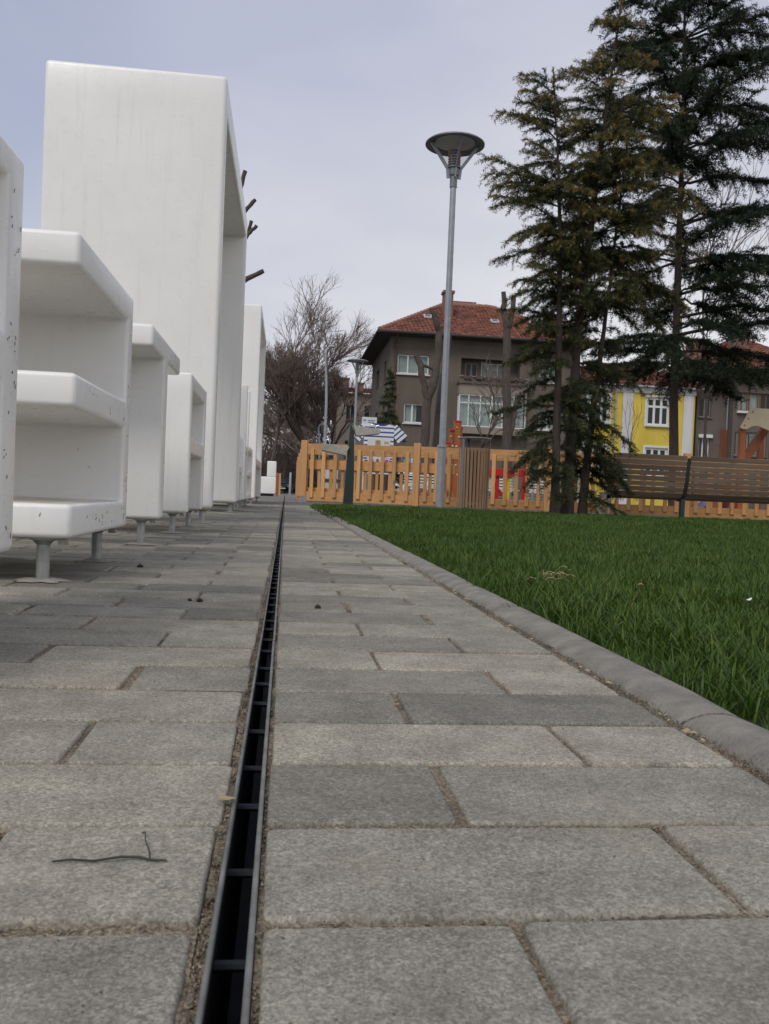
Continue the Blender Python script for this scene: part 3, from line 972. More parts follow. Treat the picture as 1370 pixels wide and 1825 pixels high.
# ------------------------------------------------------------------ park lamps
def park_lamp(loc, label, group):
    x, y, z = loc
    t = thing('park_lamp', label, 'lamp', loc, group)
    c = Vector(loc)
    mb = MB(); mb.lathe(c, [(.075, -.02), (.072, 1.02), (.072, 1.05)], 20); mb.tube([c + Vector((0, 0, 1.05)), c + Vector((0, 0, 5.42))], [.056, .050], 18)
    p = mb.build('pole', M['galv_pole'], t, smooth=40)
    mb = MB(); mb.lathe(c, [(.072, 1.02), (.084, 1.025), (.084, 1.06), (.072, 1.065)], 20, True); mb.build('collar', M['galv_pole'], p, smooth=40)
    mb = MB(); mb.lathe(c, [(.056, 5.38), (.062, 5.38), (.062, 5.56), (.085, 5.58), (.085, 5.70), (.11, 5.70), (.11, 5.725), (0, 5.725)], 20)
    mb.build('head_socket', M['lamp_grey'], t, smooth=30)
    for a in (R(3), R(183), R(275)):
        d = Vector((math.cos(a), math.sin(a), 0)); tn = Vector((-d.y, d.x, 0))
        mb = MB(); wv = .03 if a < 4 else .022
        mb.bar(c + d * .092 + Vector((0, 0, 5.53)), c + d * .108 + Vector((0, 0, 5.70)), wv, .055, d)
        mb.bar(c + d * .104 + Vector((0, 0, 5.685)), c + d * .405 + Vector((0, 0, 6.108)), wv, .052, d)
        mb.build('strut', M['galv_pole'], t)
    mb = MB(); mb.lathe(c, [(.088, 5.715), (.385, 6.112)], 40)
    mb.build('clear_cone', M['lamp_glass'], t, smooth=60)
    mb = MB(); mb.lathe(c, [(0, 6.165), (.36, 6.155), (.475, 6.118), (.497, 6.10), (.497, 6.085), (.36, 6.115), (.352, 6.118), (.345, 6.125), (.34, 6.13), (0, 6.145)], 44)
    hat = mb.build('hat', M['lamp_grey'], t, smooth=35)
    mb = MB(); mb.lathe(c, [(0, 6.135), (.30, 6.128), (.335, 6.12)], 40); mb.build('hat_reflector', M['frame'], hat, smooth=60)
    # the louvred reflector stacks around the bulb
    mb = MB()
    for i in range(6):
        zz = 5.745 + .045 * i
        mb.lathe(c, [(.045, zz), (.082, zz + .018), (.082, zz + .024), (.045, zz + .034)], 18)
    mb.build('louvre', M['silver'], t, smooth=50)
    for s in (-1, 1):
        mb = MB()
        for i in range(7):
            mb.lathe(c + Vector((s * .085, 0, 0)), [(.012, 5.74 + .042 * i), (.024, 5.755 + .042 * i), (.024, 5.765 + .042 * i), (.012, 5.78 + .042 * i)], 10)
        mb.build('reflector', M['amber'], t, smooth=50)
    return t
lampA = park_lamp((2.60, 14.3, -.005), 'tall grey park lamp on the lawn edge with a wide round hat and clear cone', 'park lamps')
lampA.rotation_euler = (0, R(.02), 0)
lampB = copy_tree(lampA); lampB.location = (3.03, 39, .10); lampB.rotation_euler = (0, 0, R(40))
lampB['label'] = 'smaller-looking park lamp in front of the left end of the brown apartment house'

# ------------------------------------------------------------------ bins
def slat_bin(loc, label, group):
    c = Vector(loc); t = thing('slatted_bin', label, 'litter bin', loc, group)
    n = 26
    for k in range(n):
        a = 2 * math.pi * k / n; d = Vector((math.cos(a), math.sin(a), 0))
        mb = MB(); mb.bar(c + d * .228 + Vector((0, 0, .02)), c + d * .236 + Vector((0, 0, .985)), .041, .022, d)
        mb.build('slat', M['slat'], t, bevel=.003, seg=1)
    mb = MB(); mb.lathe(c, [(0, .06), (.205, .06), (.208, .955), (.196, .955), (.19, .08)], 28); mb.build('liner', M['blackrub'], t, smooth=40)
    for a in (214, 342, 100):
        d = Vector((math.cos(R(a)), math.sin(R(a)), 0)); mb = MB()
        mb.bar(c + d * .252 + Vector((0, 0, .0)), c + d * .252 + Vector((0, 0, 1.145)), .045, .008, d); mb.build('upright', M['lamp_grey'], t)
    mb = MB(); mb.lathe(c, [(.0, 1.172), (.26, 1.158), (.27, 1.148), (.27, 1.138), (.0, 1.142)], 28); mb.build('lid', M['lamp_grey'], t, smooth=40)
    for z in (.1, .94):
        mb = MB(); mb.lathe(c, [(.213, z - .02), (.219, z - .02), (.219, z + .02), (.213, z + .02)], 28, True); mb.build('hoop', M['lamp_grey'], t)
    return t
binA = slat_bin((3.00, 13.6, 0), 'round litter bin of upright brown slats with a raised flat lid, on the lawn edge', 'slatted litter bins')
binB = copy_tree(binA); binB.location = (2.06, 18.2, -.01); binB.rotation_euler = (0, 0, 1)
binB['label'] = 'brown slatted bin behind the fence, under the striped shirt board'

# ------------------------------------------------------------------ drinking fountain
ft = thing('drinking_fountain', 'dark green post with two pale concrete basins and small taps, on the lawn corner', 'drinking fountain', (.97, 13.4, 0))
mb = MB(); mb.prism_xz([(.90, -.02), (1.055, -.02), (1.055, .45), (1.03, 1.14), (.985, 1.235), (.965, 1.245), (.955, 1.10)], 13.33, 13.47)
mb.build('post', M['green'], ft, bevel=.006, seg=2)
mb = MB(); mb.prism_xz([(1.015, 1.235), (1.06, 1.075), (1.43, 1.125), (1.43, 1.195)], 13.27, 13.53); b1 = mb.build('basin', M['stone'], ft, bevel=.006)
mb = MB(); mb.prism_xz([(.545, .935), (.96, .905), (.905, .765), (.54, .83)], 13.27, 13.53); b2 = mb.build('basin', M['stone'], ft, bevel=.006)
def tap(b, x, y, z, s):
    mb = MB(); mb.tube([(x, y, z), (x, y, z + .05), (x - s * .02, y, z + .075), (x - s * .06, y, z + .07), (x - s * .075, y, z + .045)], .011, 8)
    mb.tube([(x + s * .0, y, z + .045), (x + s * .05, y, z + .06)], [.012, .017], 8)
    mb.build('tap', M['silver'], b, smooth=50)
tap(b1, 1.365, 13.4, 1.198, 1); tap(b2, .60, 13.4, .93, -1)

# ------------------------------------------------------------------ long bench
bn = thing('park_bench', 'long brown slatted bench seen from behind, with dark green supports, right of the conifers', 'bench', (6.3, 12.8, 0))
BX0, BX1 = 5.02, 8.55
cv = [(.000, .945), (.010, .862), (.020, .779), (.031, .696), (.044, .613), (.060, .530), (.082, .448), (.120, .372), (.185, .318), (.268, .300), (.352, .310), (.436, .330), (.520, .350)]
for i, (dy, z) in enumerate(cv):
    a_, b_ = cv[max(0, i - 1)], cv[min(len(cv) - 1, i + 1)]
    t_ = Vector((0, b_[0] - a_[0], b_[1] - a_[1])).normalized(); nn = Vector((1, 0, 0)).cross(t_)
    for xa, xb in ((BX0, 6.215), (6.275, 8.05), (8.11, BX1)):
        mb = MB(); mb.bar((xa, 12.8 + dy, z), (xb, 12.8 + dy, z + .0), .068, .026, nn) if False else mb.bar((xa, 12.8 + dy, z), (xb, 12.8 + dy, z), .072, .026, nn)
        mb.build('slat', M['bench'], bn, bevel=.004, seg=1)
for x in (6.245, 8.08):
    mb = MB()
    pl = [Vector((x, 12.8 + dy - .02, z)) for dy, z in cv[:1]] + [Vector((x, 12.8 + dy - .018 + max(0, (.5 - z)) * .03, z - max(0, .45 - z) * .15)) for dy, z in cv[1:]]
    for p, q in zip(pl[:-1], pl[1:]): mb.bar(p, q + (q - p).normalized() * .012, .055, .02, (0, -1, .2) if (q - p).z < -.05 else (0, 0, 1))
    mb.box(x - .03, x + .03, 12.92, 13.0, -.01, .31)
    mb.build('support', M['green'], bn)
mb = MB(); mb.box(4.99, 5.018, 12.86, 12.93, -.01, .36); mb.box(4.99, 5.018, 12.86, 13.3, .27, .33); mb.box(4.99, 5.018, 13.22, 13.29, -.01, .27); mb.build('leg', M['steel'], bn)
mb = MB(); mb.box(8.552, 8.58, 12.86, 12.93, -.01, .36); mb.box(8.552, 8.58, 13.22, 13.29, -.01, .36); mb.build('leg', M['steel'], bn)

# ------------------------------------------------------------------ playground behind the fence
# shirt shaped board
sb = thing('shirt_board', 'board cut like a blue and white striped sailor shirt, standing on two white legs', 'notice board', (1.87, 17.5, 0))
mb = MB(); mb.prism_xz([(1.56, .60), (2.16, .60), (2.17, 1.60), (2.06, 1.625), (1.98, 1.585), (1.74, 1.585), (1.66, 1.625), (1.555, 1.60)], 17.48, 17.52); mb.build('shirt_body', M['stripe'], sb, bevel=.003)
mb = MB(); mb.prism_xz([(1.755, 1.604), (1.965, 1.604), (2.01, 1.635), (1.71, 1.635)], 17.475, 17.525); mb.build('collar', plain('navy_collar', (.02, .045, .19), .5), sb)
for s in (-1, 1):
    cx_ = 1.862 + s * .315
    sl = link('sleeve', MB().prism_xz([(-.125, -.17), (.125, -.17), (.10, .16), (-.10, .16)], -.019, .019).mesh('sleeve', bevel=.003), M['stripe'], sb)
    sl.location = Vector((cx_ + s * .075, 17.5, 1.44)) - sb.location; sl.rotation_euler = (0, R(-s * 42), 0)
for x in (1.585, 2.135):
    mb = MB(); mb.box(x - .03, x + .03, 17.525, 17.565, -.02, 1.3); mb.build('leg', M['frame'], sb)
mb = MB(); mb.box(1.63, 2.10, 17.470, 17.4795, .79, 1.335); pn = mb.build('print_panel', M['frame'], sb)
for c_, (x0, x1, z0, z1) in (((.03, .22, .55), (1.73, 1.765, .80, .90)), ((.14, .05, .22), (1.83, 1.868, .80, .91)), ((.62, .03, .30), (2.0, 2.07, .80, .90)), ((.80, .10, .02), (2.01, 2.075, 1.02, 1.075)),
                             ((.42, .28, .14), (1.79, 1.90, 1.18, 1.29)), ((.50, .36, .20), (1.97, 2.07, 1.22, 1.27)), ((.35, .33, .30), (1.80, 1.875, .96, 1.03)), ((.06, .05, .06), (1.83, 1.85, 1.24, 1.265))):
    mb = MB(); mb.box(x0, x1, 17.4665, 17.4698, z0, z1); mb.build('print', plain('print_ink', c_, .5), pn)
mb = MB()
for i in range(9):
    mb.box(1.94, 2.06 - (i % 3) * .015, 17.4675, 17.4698, .925 + i * .028, .932 + i * .028)
for i in range(5):
    mb.box(1.66, 1.74, 17.4675, 17.4698, 1.05 + i * .028, 1.057 + i * .028)
mb.build('print_lines', plain('grey_ink', (.30, .30, .33), .6), pn)
nb = thing('notice_sheet', 'small white notice on a thin post behind the striped shirt board', 'sign', (1.78, 19, 0))
mb = MB(); mb.box(1.63, 1.96, 19, 19.02, 1.50, 1.89); sgn = mb.build('sheet', M['frame'], nb)
mb = MB(); mb.box(1.66, 1.72, 18.993, 18.999, 1.80, 1.84); mb.box(1.76, 1.92, 18.993, 18.999, 1.81, 1.83); mb.box(1.76, 1.9, 18.993, 18.999, 1.77, 1.785); mb.build('print', plain('blue_grey_ink', (.22, .28, .42), .6), sgn)
mb = MB(); mb.tube([(1.795, 19.05, -.02), (1.795, 19.05, 1.8)], .03, 8); mb.build('pole', M['galv_pole'], nb)

# climbing wall of stepped red boards
cw = thing('climbing_wall', 'orange-red stepped wooden climbing wall with red caps, behind the fence by the lamp', 'climbing wall', (3.5, 18, 0))
for i, (x0, x1, z) in enumerate(((3.52, 3.67, 1.79), (3.425, 3.517, 1.60), (3.345, 3.422, 1.33), (3.672, 3.70, 1.66))):
    mb = MB(); mb.box(x0, x1, 17.98 + .02 * (i % 2), 18.10, -.02, z); bd = mb.build('board', M['redwood'], cw, bevel=.005, seg=1)
    mb = MB(); mb.box(x0 - .006, x1 + .006 if i != 0 else x1 + .001, 17.97, 18.11, z, z + .035); mb.build('cap', M['red'], bd, bevel=.006)
    if i < 2:
        for k in range(6 if i == 0 else 4):
            zz = z - .12 - .2 * k; mb = MB()
            mb.lathe((0, 0, 0), [(0, .02), (.02, .012), (.022, 0), (0, 0)], 10)
            h = link('hold', mb.mesh('hold', smooth=60), M['frame'] if k % 3 else M['yel'], bd)
            h.location = Vector(((x0 + x1) / 2 + (.03 if k % 2 else -.02), 17.979 + .02 * (i % 2), zz)) - cw.location; h.rotation_euler = (R(90), 0, 0)
mb = MB(); mb.box(3.36, 3.70, 18.11, 18.15, .1, .98); mb.build('board', M['redwood'], cw)

# red and yellow frame
rf = thing('play_frame', 'red and yellow wooden play frame behind the fence, right of the slatted bin', 'play frame', (4.4, 17, 0))
def pf(nm, mat, *b, bars=None):
    mb = MB()
    if bars: mb.bar(*bars)
    else: mb.box(*b)
    mb.build(nm, mat, rf, bevel=.006, seg=1)
pf('rail', M['red'], 3.95, 4.75, 16.97, 17.02, .655, .81)
pf('post', M['red'], 4.23, 4.30, 17.025, 17.09, -.02, .66); pf('post', M['red'], 4.76, 4.83, 16.97, 17.03, -.02, .86); pf('post', M['yel'], 4.47, 4.53, 17.025, 17.085, -.02, .655)
pf('brace', M['red'], bars=((4.10, 17.11, .60), (4.60, 17.11, .05), .065, .035, (0, 1, 0)))
pf('panel', M['cream'], 4.02, 4.18, 17.03, 17.05, .40, .655)

# white slatted benches
def white_bench(x, y, label):
    t = thing('white_bench', label, 'bench', (x, y, 0), 'white slatted benches in the playground')
    for i in range(8):
        mb = MB(); z = .16 + .068 * i; mb.box(x - .45, x + .45, y + .01 * i, y + .02 + .01 * i, z, z + .038); mb.build('slat', M['frame'], t)
    for i in range(4):
        mb = MB(); mb.box(x - .45, x + .45, y - .1 - .09 * i, y - .035 - .09 * i, .40, .42); mb.build('seat_slat', M['frame'], t)
    for s in (-.38, .38):
        mb = MB(); mb.box(x + s - .02, x + s + .02, y + .02, y + .1, -.02, .72); mb.box(x + s - .02, x + s + .02, y - .4, y - .36, -.02, .395); mb.build('leg', M['steel'], t)
white_bench(3.12, 19.3, 'white slatted bench behind the fence, left of the grey lamp pole')
white_bench(4.90, 19.6, 'white slatted bench behind the red and yellow play frame')
white_bench(6.20, 20.2, 'white slatted bench behind the fence, seen under the conifers')

# garden seat seen from the side
gs = thing('garden_seat', 'pale metal-legged seat with a brown wooden seat board behind the fence corner', 'bench', (.9, 17.6, 0))
for y in (17.45, 17.85):
    mb = MB(); mb.tube([(.64, y, .84), (.68, y, .68), (.73, y, .50), (.745, y, .40), (.72, y, .22), (.70, y, -.01)], [.03, .034, .036, .036, .032, .03], 8)
    mb.tube([(.745, y, .41), (1.15, y, .405), (1.19, y, .38), (1.19, y, -.01)], .024, 8); mb.build('leg_frame', M['frame'], gs, smooth=50)
mb = MB(); mb.box(.74, 1.22, 17.35, 18.0, .43, .465); mb.build('seat', M['bench'], gs, bevel=.006)
mb = MB(); mb.bar((.665, 17.65, .80), (.73, 17.65, .56), .7, .02, (1, 0, .2)); mb.build('backrest', M['frame'], gs)
tb = thing('toy_box', 'white box with a red lid standing behind the pale garden seat', 'box', (1.0, 18.6, 0))
mb = MB(); mb.box(.80, 1.12, 18.6, 18.9, -.02, .70); mb.build('box_body', M['frame'], tb, bevel=.01)
mb = MB(); mb.box(.86, 1.06, 18.58, 18.92, .701, .80); mb.build('lid', M['red'], tb, bevel=.01)

# swing / slide frame on the right
sf = thing('slide_tower', 'orange wooden slide tower with a cream shaped panel at the right edge', 'slide tower', (10, 17.5, 0))
mb = MB(); mb.prism_xz([(9.60, 1.93), (9.66, 1.90), (9.74, 1.90), (9.86, 1.965), (9.97, 1.985), (10.10, 1.95), (10.24, 1.90), (10.5, 1.92), (10.6, 2.36), (9.88, 2.36), (9.80, 2.33)], 17.38, 17.42); mb.build('panel', M['cream'], sf, bevel=.006)
for x, z in ((9.69, 1.98), (9.77, 2.13), (9.86, 2.28)):
    mb = MB(); mb.lathe((0, 0, 0), [(0, .008), (.018, .004), (.018, 0)], 10); h = link('bolt', mb.mesh('bolt'), M['red'], sf); h.location = Vector((x, 17.378, z)) - sf.location; h.rotation_euler = (R(90), 0, 0)
for x0, y0 in ((9.66, 17.46), (10.38, 17.46), (10.7, 18.5), (9.9, 18.7)):
    mb = MB(); mb.box(x0, x0 + .12, y0, y0 + .12, -.02, 2.0 if y0 > 18 else 1.93); mb.build('post', M['redwood'], sf, bevel=.008)
mb = MB(); mb.bar((9.15, 17.75, .05), (10.75, 17.75, 2.55), .16, .13, (0, 1, 0)); mb.build('beam', M['redwood'], sf, bevel=.008)
mb = MB(); mb.bar((8.55, 17.7, .10), (9.3, 17.7, .95), .12, .10, (0, 1, 0)); mb.build('beam', M['redwood'], sf, bevel=.008)
mb = MB(); mb.bar((9.05, 18.2, .12), (10.0, 18.2, .72), .5, .04, (0, 0, 1)); mb.build('chute', M['purple'], sf, bevel=.01)
mb = MB(); mb.bar((9.5, 18.0, .15), (10.15, 18.0, .65), .06, .14, (0, 0, 1)); mb.build('chute_side', plain('crimson', (.25, .01, .03), .4), sf, bevel=.01)
mb = MB(); mb.box(9.25, 9.9, 18.55, 18.6, .1, .42); mb.build('skirt', M['frame'], sf)

# things along the road at the end of the paving
bl = thing('steel_bollard', 'slim grey steel bollard in front of the dark car', 'bollard', (.19, 35, 0))
mb = MB(); mb.lathe((.19, 35, 0), [(.045, -.03), (.045, .90), (.03, .93), (0, .935)], 16); mb.build('shaft', M['galv_pole'], bl, smooth=40)
mb = MB(); mb.lathe((.19, 35, 0), [(.08, -.01), (.08, .012), (.045, .016)], 16); mb.build('base_plate', M['steel'], bl)
wp = thing('wooden_post', 'short orange wooden post between the white block and the dark car', 'post', (-.25, 30, 0))
mb = MB(); mb.box(-.33, -.245, 30, 30.12, -.03, .80); mb.build('post_face', M['redwood'], wp, bevel=.006); mb = MB(); mb.box(-.243, -.165, 30.02, 30.12, -.03, .78); mb.build('post_face', M['fence'], wp, bevel=.006)

def car(loc, rz, mat, label, z=0, wdt=1.72, ht=1.43):
    t = thing('parked_car', label, 'car', (0, 0, 0), 'parked cars')
    L = 4.2; hw_ = wdt / 2
    side_ = [(-2.1, .35), (-2.08, .72), (-1.2, .88), (-.55, ht - .03), (.75, ht), (1.55, .98), (2.05, .92), (2.1, .40), (1.8, .24), (-1.8, .24)]
    bm = bmesh.new()
    A_ = [bm.verts.new((-hw_ * (1 if z_ < .95 else .80), y_, z_)) for y_, z_ in side_]; B_ = [bm.verts.new((hw_ * (1 if z_ < .95 else .80), y_, z_)) for y_, z_ in side_]
    n = len(side_)
    bm.faces.new(A_); bm.faces.new(B_[::-1])
    for i in range(n): bm.faces.new((A_[i], A_[(i + 1) % n], B_[(i + 1) % n], B_[i]))
    bmesh.ops.recalc_face_normals(bm, faces=bm.faces)
    bmesh.ops.bevel(bm, geom=list(bm.edges), offset=.06, segments=3, affect='EDGES', clamp_overlap=True)
    me = bpy.data.meshes.new('car_body'); bm.to_mesh(me); bm.free()
    for p in me.polygons: p.use_smooth = True
    link('car_body', me, mat, t)
    mb = MB()
    mb.add([(-hw_ * .74, -1.17, .93), (hw_ * .74, -1.17, .93), (hw_ * .68, -.60, ht - .08), (-hw_ * .68, -.60, ht - .08)], [(0, 1, 2, 3)])
    for v in range(4): mb.v[v] = (mb.v[v][0], mb.v[v][1] - .03, mb.v[v][2] + .02)
    mb.build('windscreen', M['carglass'], t, fix=False)
    for s in (-1, 1):
        mb = MB(); x = s * (hw_ * .90 + .015); mb.add([(s * (hw_ + .004) * .97, -.95, .93), (s * (hw_ + .004) * .97, 1.25, .98), (x * .93, .75, ht - .1), (x * .93, -.48, ht - .1)], [(0, 1, 2, 3)]); mb.build('side_window', M['carglass'], t, fix=False)
        for y_ in (-1.35, 1.3):
            mb = MB(); mb.tube([(s * (hw_ - .18), y_, .30), (s * (hw_ + .01), y_, .30)], .30, 18); wh = mb.build('wheel', M['blackrub'], t, smooth=40)
            mb = MB(); mb.tube([(s * (hw_ + .0), y_, .30), (s * (hw_ + .025), y_, .30)], .19, 14); mb.build('rim', M['silver'], wh)
        mb = MB(); mb.box(s * .45 if s > 0 else -.72, .72 if s > 0 else -.45, -2.105, -2.06, .60, .70); mb.build('headlight', M['silver'], t, bevel=.01)
        mb = MB(); mb.box(s * .55 if s > 0 else -.78, .78 if s > 0 else -.55, 2.06, 2.11, .68, .80); mb.build('tail_light', M['red'], t, bevel=.01)
    mb = MB(); mb.box(-.26, .26, -2.125, -2.105, .40, .50); mb.build('number_plate', M['frame'], t)
    t.location = loc; t.rotation_euler = (0, 0, rz)
    return t
M['carglass'] = plain('car_glass', (.02, .025, .03), .08, 0, .02)
car((-.25, 84, -.03), 0, M['cardark'], 'dark car parked facing the plaza beyond the steel bollard')
car((6.6, 43.5, -.035), R(82), M['carwhite'], 'white car glimpsed between the fence pickets beside the striped shirt board')

# ------------------------------------------------------------------ far street lamps
def street_lamp(loc, h, label, lean=0):
    x, y, z = loc; t = thing('street_lamp', label, 'street lamp', loc, 'slim street lamps by the road')
    mb = MB(); mb.tube([(x, y, -.03), (x, y, h * .62), (x - .05, y, h * .78), (x - .13, y, h * .9), (x - .10, y, h * .97), (x + .05, y, h), (x + .25, y, h - .02)], [.09, .075, .06, .05, .045, .04, .04], 10)
    mb.build('pole', M['galv_pole'], t, smooth=50)
    mb = MB(); mb.lathe((x + .18, y, h - .09), [(0, .13), (.12, .11), (.17, .05), (.15, .0), (0, -.02)], 14); mb.build('lamp_head', M['silver'], t, smooth=40)
    return t
street_lamp((2.0, 46, 0), 8.0, 'slim silver street lamp with a small curved head before the bare trees')
sl2 = street_lamp((2.35, 62, 0), 5.1, 'low street lamp further off among the bare trees')
# ------------------------------------------------------------------ buildings
def wall_open(mb, x0, x1, z0, z1, y0, y1, ops):
    xs = sorted({x0, x1, *[v for o in ops for v in o[:2]]}); zs = sorted({z0, z1, *[v for o in ops for v in o[2:]]})
    for i in range(len(xs) - 1):
        run = None
        for j in range(len(zs) - 1):
            xm, zm = (xs[i] + xs[i + 1]) / 2, (zs[j] + zs[j + 1]) / 2
            hole = any(o[0] < xm < o[1] and o[2] < zm < o[3] for o in ops)
            if not hole:
                if run is None: run = [zs[j], zs[j + 1]]
                else: run[1] = zs[j + 1]
            if (hole or j == len(zs) - 2) and run:
                mb.box(xs[i], xs[i + 1], y0, y1, *run); run = None

def window(par, x0, x1, z0, z1, y, cols, rows, fm, curtain=None, fw=.065, sill=True, cov=(0, 1)):
    """frame at depth y.. y+.06; cols / rows are inner division fractions"""
    mb = MB()
    mb.box(x0, x0 + fw, y, y + .06, z0, z1); mb.box(x1 - fw, x1, y, y + .06, z0, z1)
    mb.box(x0 + fw, x1 - fw, y, y + .06, z0, z0 + fw); mb.box(x0 + fw, x1 - fw, y, y + .06, z1 - fw, z1)
    W = x1 - x0; H_ = z1 - z0
    cx_ = [x0 + fw] + [x0 + W * c for c in cols] + [x1 - fw]; rz_ = [z0 + fw] + [z0 + H_ * r_ for r_ in rows] + [z1 - fw]
    for c in cx_[1:-1]: mb.box(c - fw * .55, c + fw * .55, y + .004, y + .056, z0 + fw, z1 - fw)
    for r_ in rz_[1:-1]:
        for a, b in zip(cx_[:-1], cx_[1:]): mb.box(a + (fw * .55 if a != cx_[0] else 0), b - (fw * .55 if b != cx_[-1] else 0), y + .008, y + .052, r_ - fw * .5, r_ + fw * .5)
    wd = mb.build('window', fm, par)
    for a, b in zip(cx_[:-1], cx_[1:]):
        for c, d in zip(rz_[:-1], rz_[1:]):
            p = MB(); p.add([(a, y + .03, c), (b, y + .03, c), (b, y + .03, d), (a, y + .03, d)], [(0, 1, 2, 3)]); p.build('pane', M['glass'], wd, fix=False)
    if curtain:
        p = MB(); a = x0 + W * cov[0]; b = x0 + W * cov[1]; n = max(6, int((b - a) / .08)); vs = []
        for i in range(n + 1): vs += [(a + (b - a) * i / n, y + .16 + .03 * math.sin(i * 1.7), z0 + .02), (a + (b - a) * i / n, y + .16 + .03 * math.sin(i * 1.7), z1 - .02)]
        p.add(vs, [(2 * i, 2 * i + 2, 2 * i + 3, 2 * i + 1) for i in range(n)]); p.build('curtain', curtain, wd, fix=False)
    if sill:
        p = MB(); p.box(x0 - .06, x1 + .06, y - .22, y - .002, z0 - .08, z0 - .005); p.build('sill', M['pale'] if fm is not M['frame_d'] else M['stucco'], wd)
    return wd

def roof_tiles(par, quads, seed, tw=.24, th=.34, name='roof_tiles'):
    """quads: (eave0, eave1, ridge1, ridge0) faces, laid with overlapping courses"""
    g_ = random.Random(seed); V = []; F = []
    for a, b, c, d in quads:
        a, b, c, d = map(Vector, (a, b, c, d))
        nrm = (b - a).cross(d - a).normalized()
        if nrm.z < 0: nrm = -nrm
        n = max(3, int(((d + c) / 2 - (a + b) / 2).length / th))
        for i in range(n):
            t0, t1 = i / n, (i + 1.12) / n
            p0, p1 = a.lerp(d, t0), b.lerp(c, t0); q0, q1 = a.lerp(d, min(1, t1)), b.lerp(c, min(1, t1))
            m = max(1, int((p1 - p0).length / tw))
            for k in range(m):
                u0, u1 = k / m, (k + 1) / m; h = .05 + g_.uniform(-.012, .016); b_ = len(V)
                vs = [p0.lerp(p1, u0) + nrm * h, p0.lerp(p1, u1) + nrm * h, q0.lerp(q1, u1) + nrm * .012, q0.lerp(q1, u0) + nrm * .012]
                mid0 = p0.lerp(p1, (u0 + u1) / 2) + nrm * (h + .03); mid1 = q0.lerp(q1, (u0 + u1) / 2) + nrm * .04
                V += vs + [mid0, mid1, p0.lerp(p1, u0) - nrm * .01, p0.lerp(p1, u1) - nrm * .01]
                F += [(b_, b_ + 4, b_ + 5, b_ + 3), (b_ + 4, b_ + 1, b_ + 2, b_ + 5), (b_ + 6, b_ + 7, b_ + 1, b_)]
    o = np_mesh(name, [tuple(v) for v in V], F, M['roof'], par)
    tag(o, kind='stuff')
    mb = MB()
    for a, b, c, d in quads:
        mb.add([Vector(p) - Vector((0, 0, .02)) for p in (a, b, c, d)], [(0, 1, 2, 3)])
    mb.build('roof_boards', M['soffit'], par, fix=False)
    return o

def chimney(par, x0, x1, y0, y1, z0, z1):
    mb = MB(); mb.box(x0, x1, y0, y1, z0, z1 - .15); mb.box(x0 - .07, x1 + .07, y0 - .07, y1 + .07, z1 - .15, z1)
    mb.build('chimney', M['brick'], par)

# --- brown grey apartment house
ha = thing('apartment_house', 'brown-grey stuccoed apartment house with a red tiled hip roof and a balcony', 'building', (11, 48, -.03))
hx0, hx1, hy0, hy1 = 5.60, 16.35, 48.0, 58.6
W1 = (5.98, 7.78, 7.05, 8.13); W2 = (6.45, 7.66, 4.30, 5.40); LG = (9.62, 13.05, 6.75, 8.12); BY = (9.9, 13.0, 3.0, 6.3)
mb = MB(); wall_open(mb, hx0, hx1, -.03, 9.2, hy0, hy0 + .3, [W1, W2, LG, (14.2, 15.4, 7.0, 8.1), (14.2, 15.4, 4.3, 5.4), (6.4, 7.7, 1.4, 2.7)])
mb.build('front_wall', M['stucco'], ha)
mb = MB()
for y0, y1, z0, z1 in ((48.302, 58.3, -.03, 9.2),):
    T = Matrix(((0, -1, 0, hx0 + .3), (1, 0, 0, 0), (0, 0, 1, 0), (0, 0, 0, 1)))
    tmp = MB(); wall_open(tmp, y0, y1, z0, z1, 0, .3, [(50.2, 51.2, 6.9, 8.1), (54, 55.6, 6.9, 8.1), (50.2, 51.2, 4.0, 5.4), (54, 55.6, 4.0, 5.4)])
    mb.add([T @ Vector(v) for v in tmp.v], tmp.f)
mb.box(hx1 - .3, hx1, 48.302, 58.3, -.03, 9.2); mb.box(hx0, hx1, 58.302, hy1, -.03, 9.2)
mb.build('side_walls', M['stucco'], ha)
mb = MB(); mb.box(hx0 + .32, hx1 - .32, 49.6, 58.2, 0, 9.1)
for z in (3.1, 6.15): mb.box(hx0 + .31, hx1 - .31, 48.31, 49.58, z, z + .2)
mb.build('rooms', M['room'], ha)
window(ha, *W1, 48.10, (.335, .67), (), M['frame'], M['curtain'], .075, cov=(0, .97))
window(ha, *W2, 48.10, (.40,), (), M['frame'], M['curtain'], .08, cov=(.0, .62))
window(ha, 14.2, 15.4, 7.0, 8.1, 48.10, (.5,), (), M['frame'], M['curtain'])
window(ha, 14.2, 15.4, 4.3, 5.4, 48.10, (.5,), (), M['frame'], M['curtain'])
window(ha, 6.4, 7.7, 1.4, 2.7, 48.10, (.5,), (), M['frame'], M['curtain'])
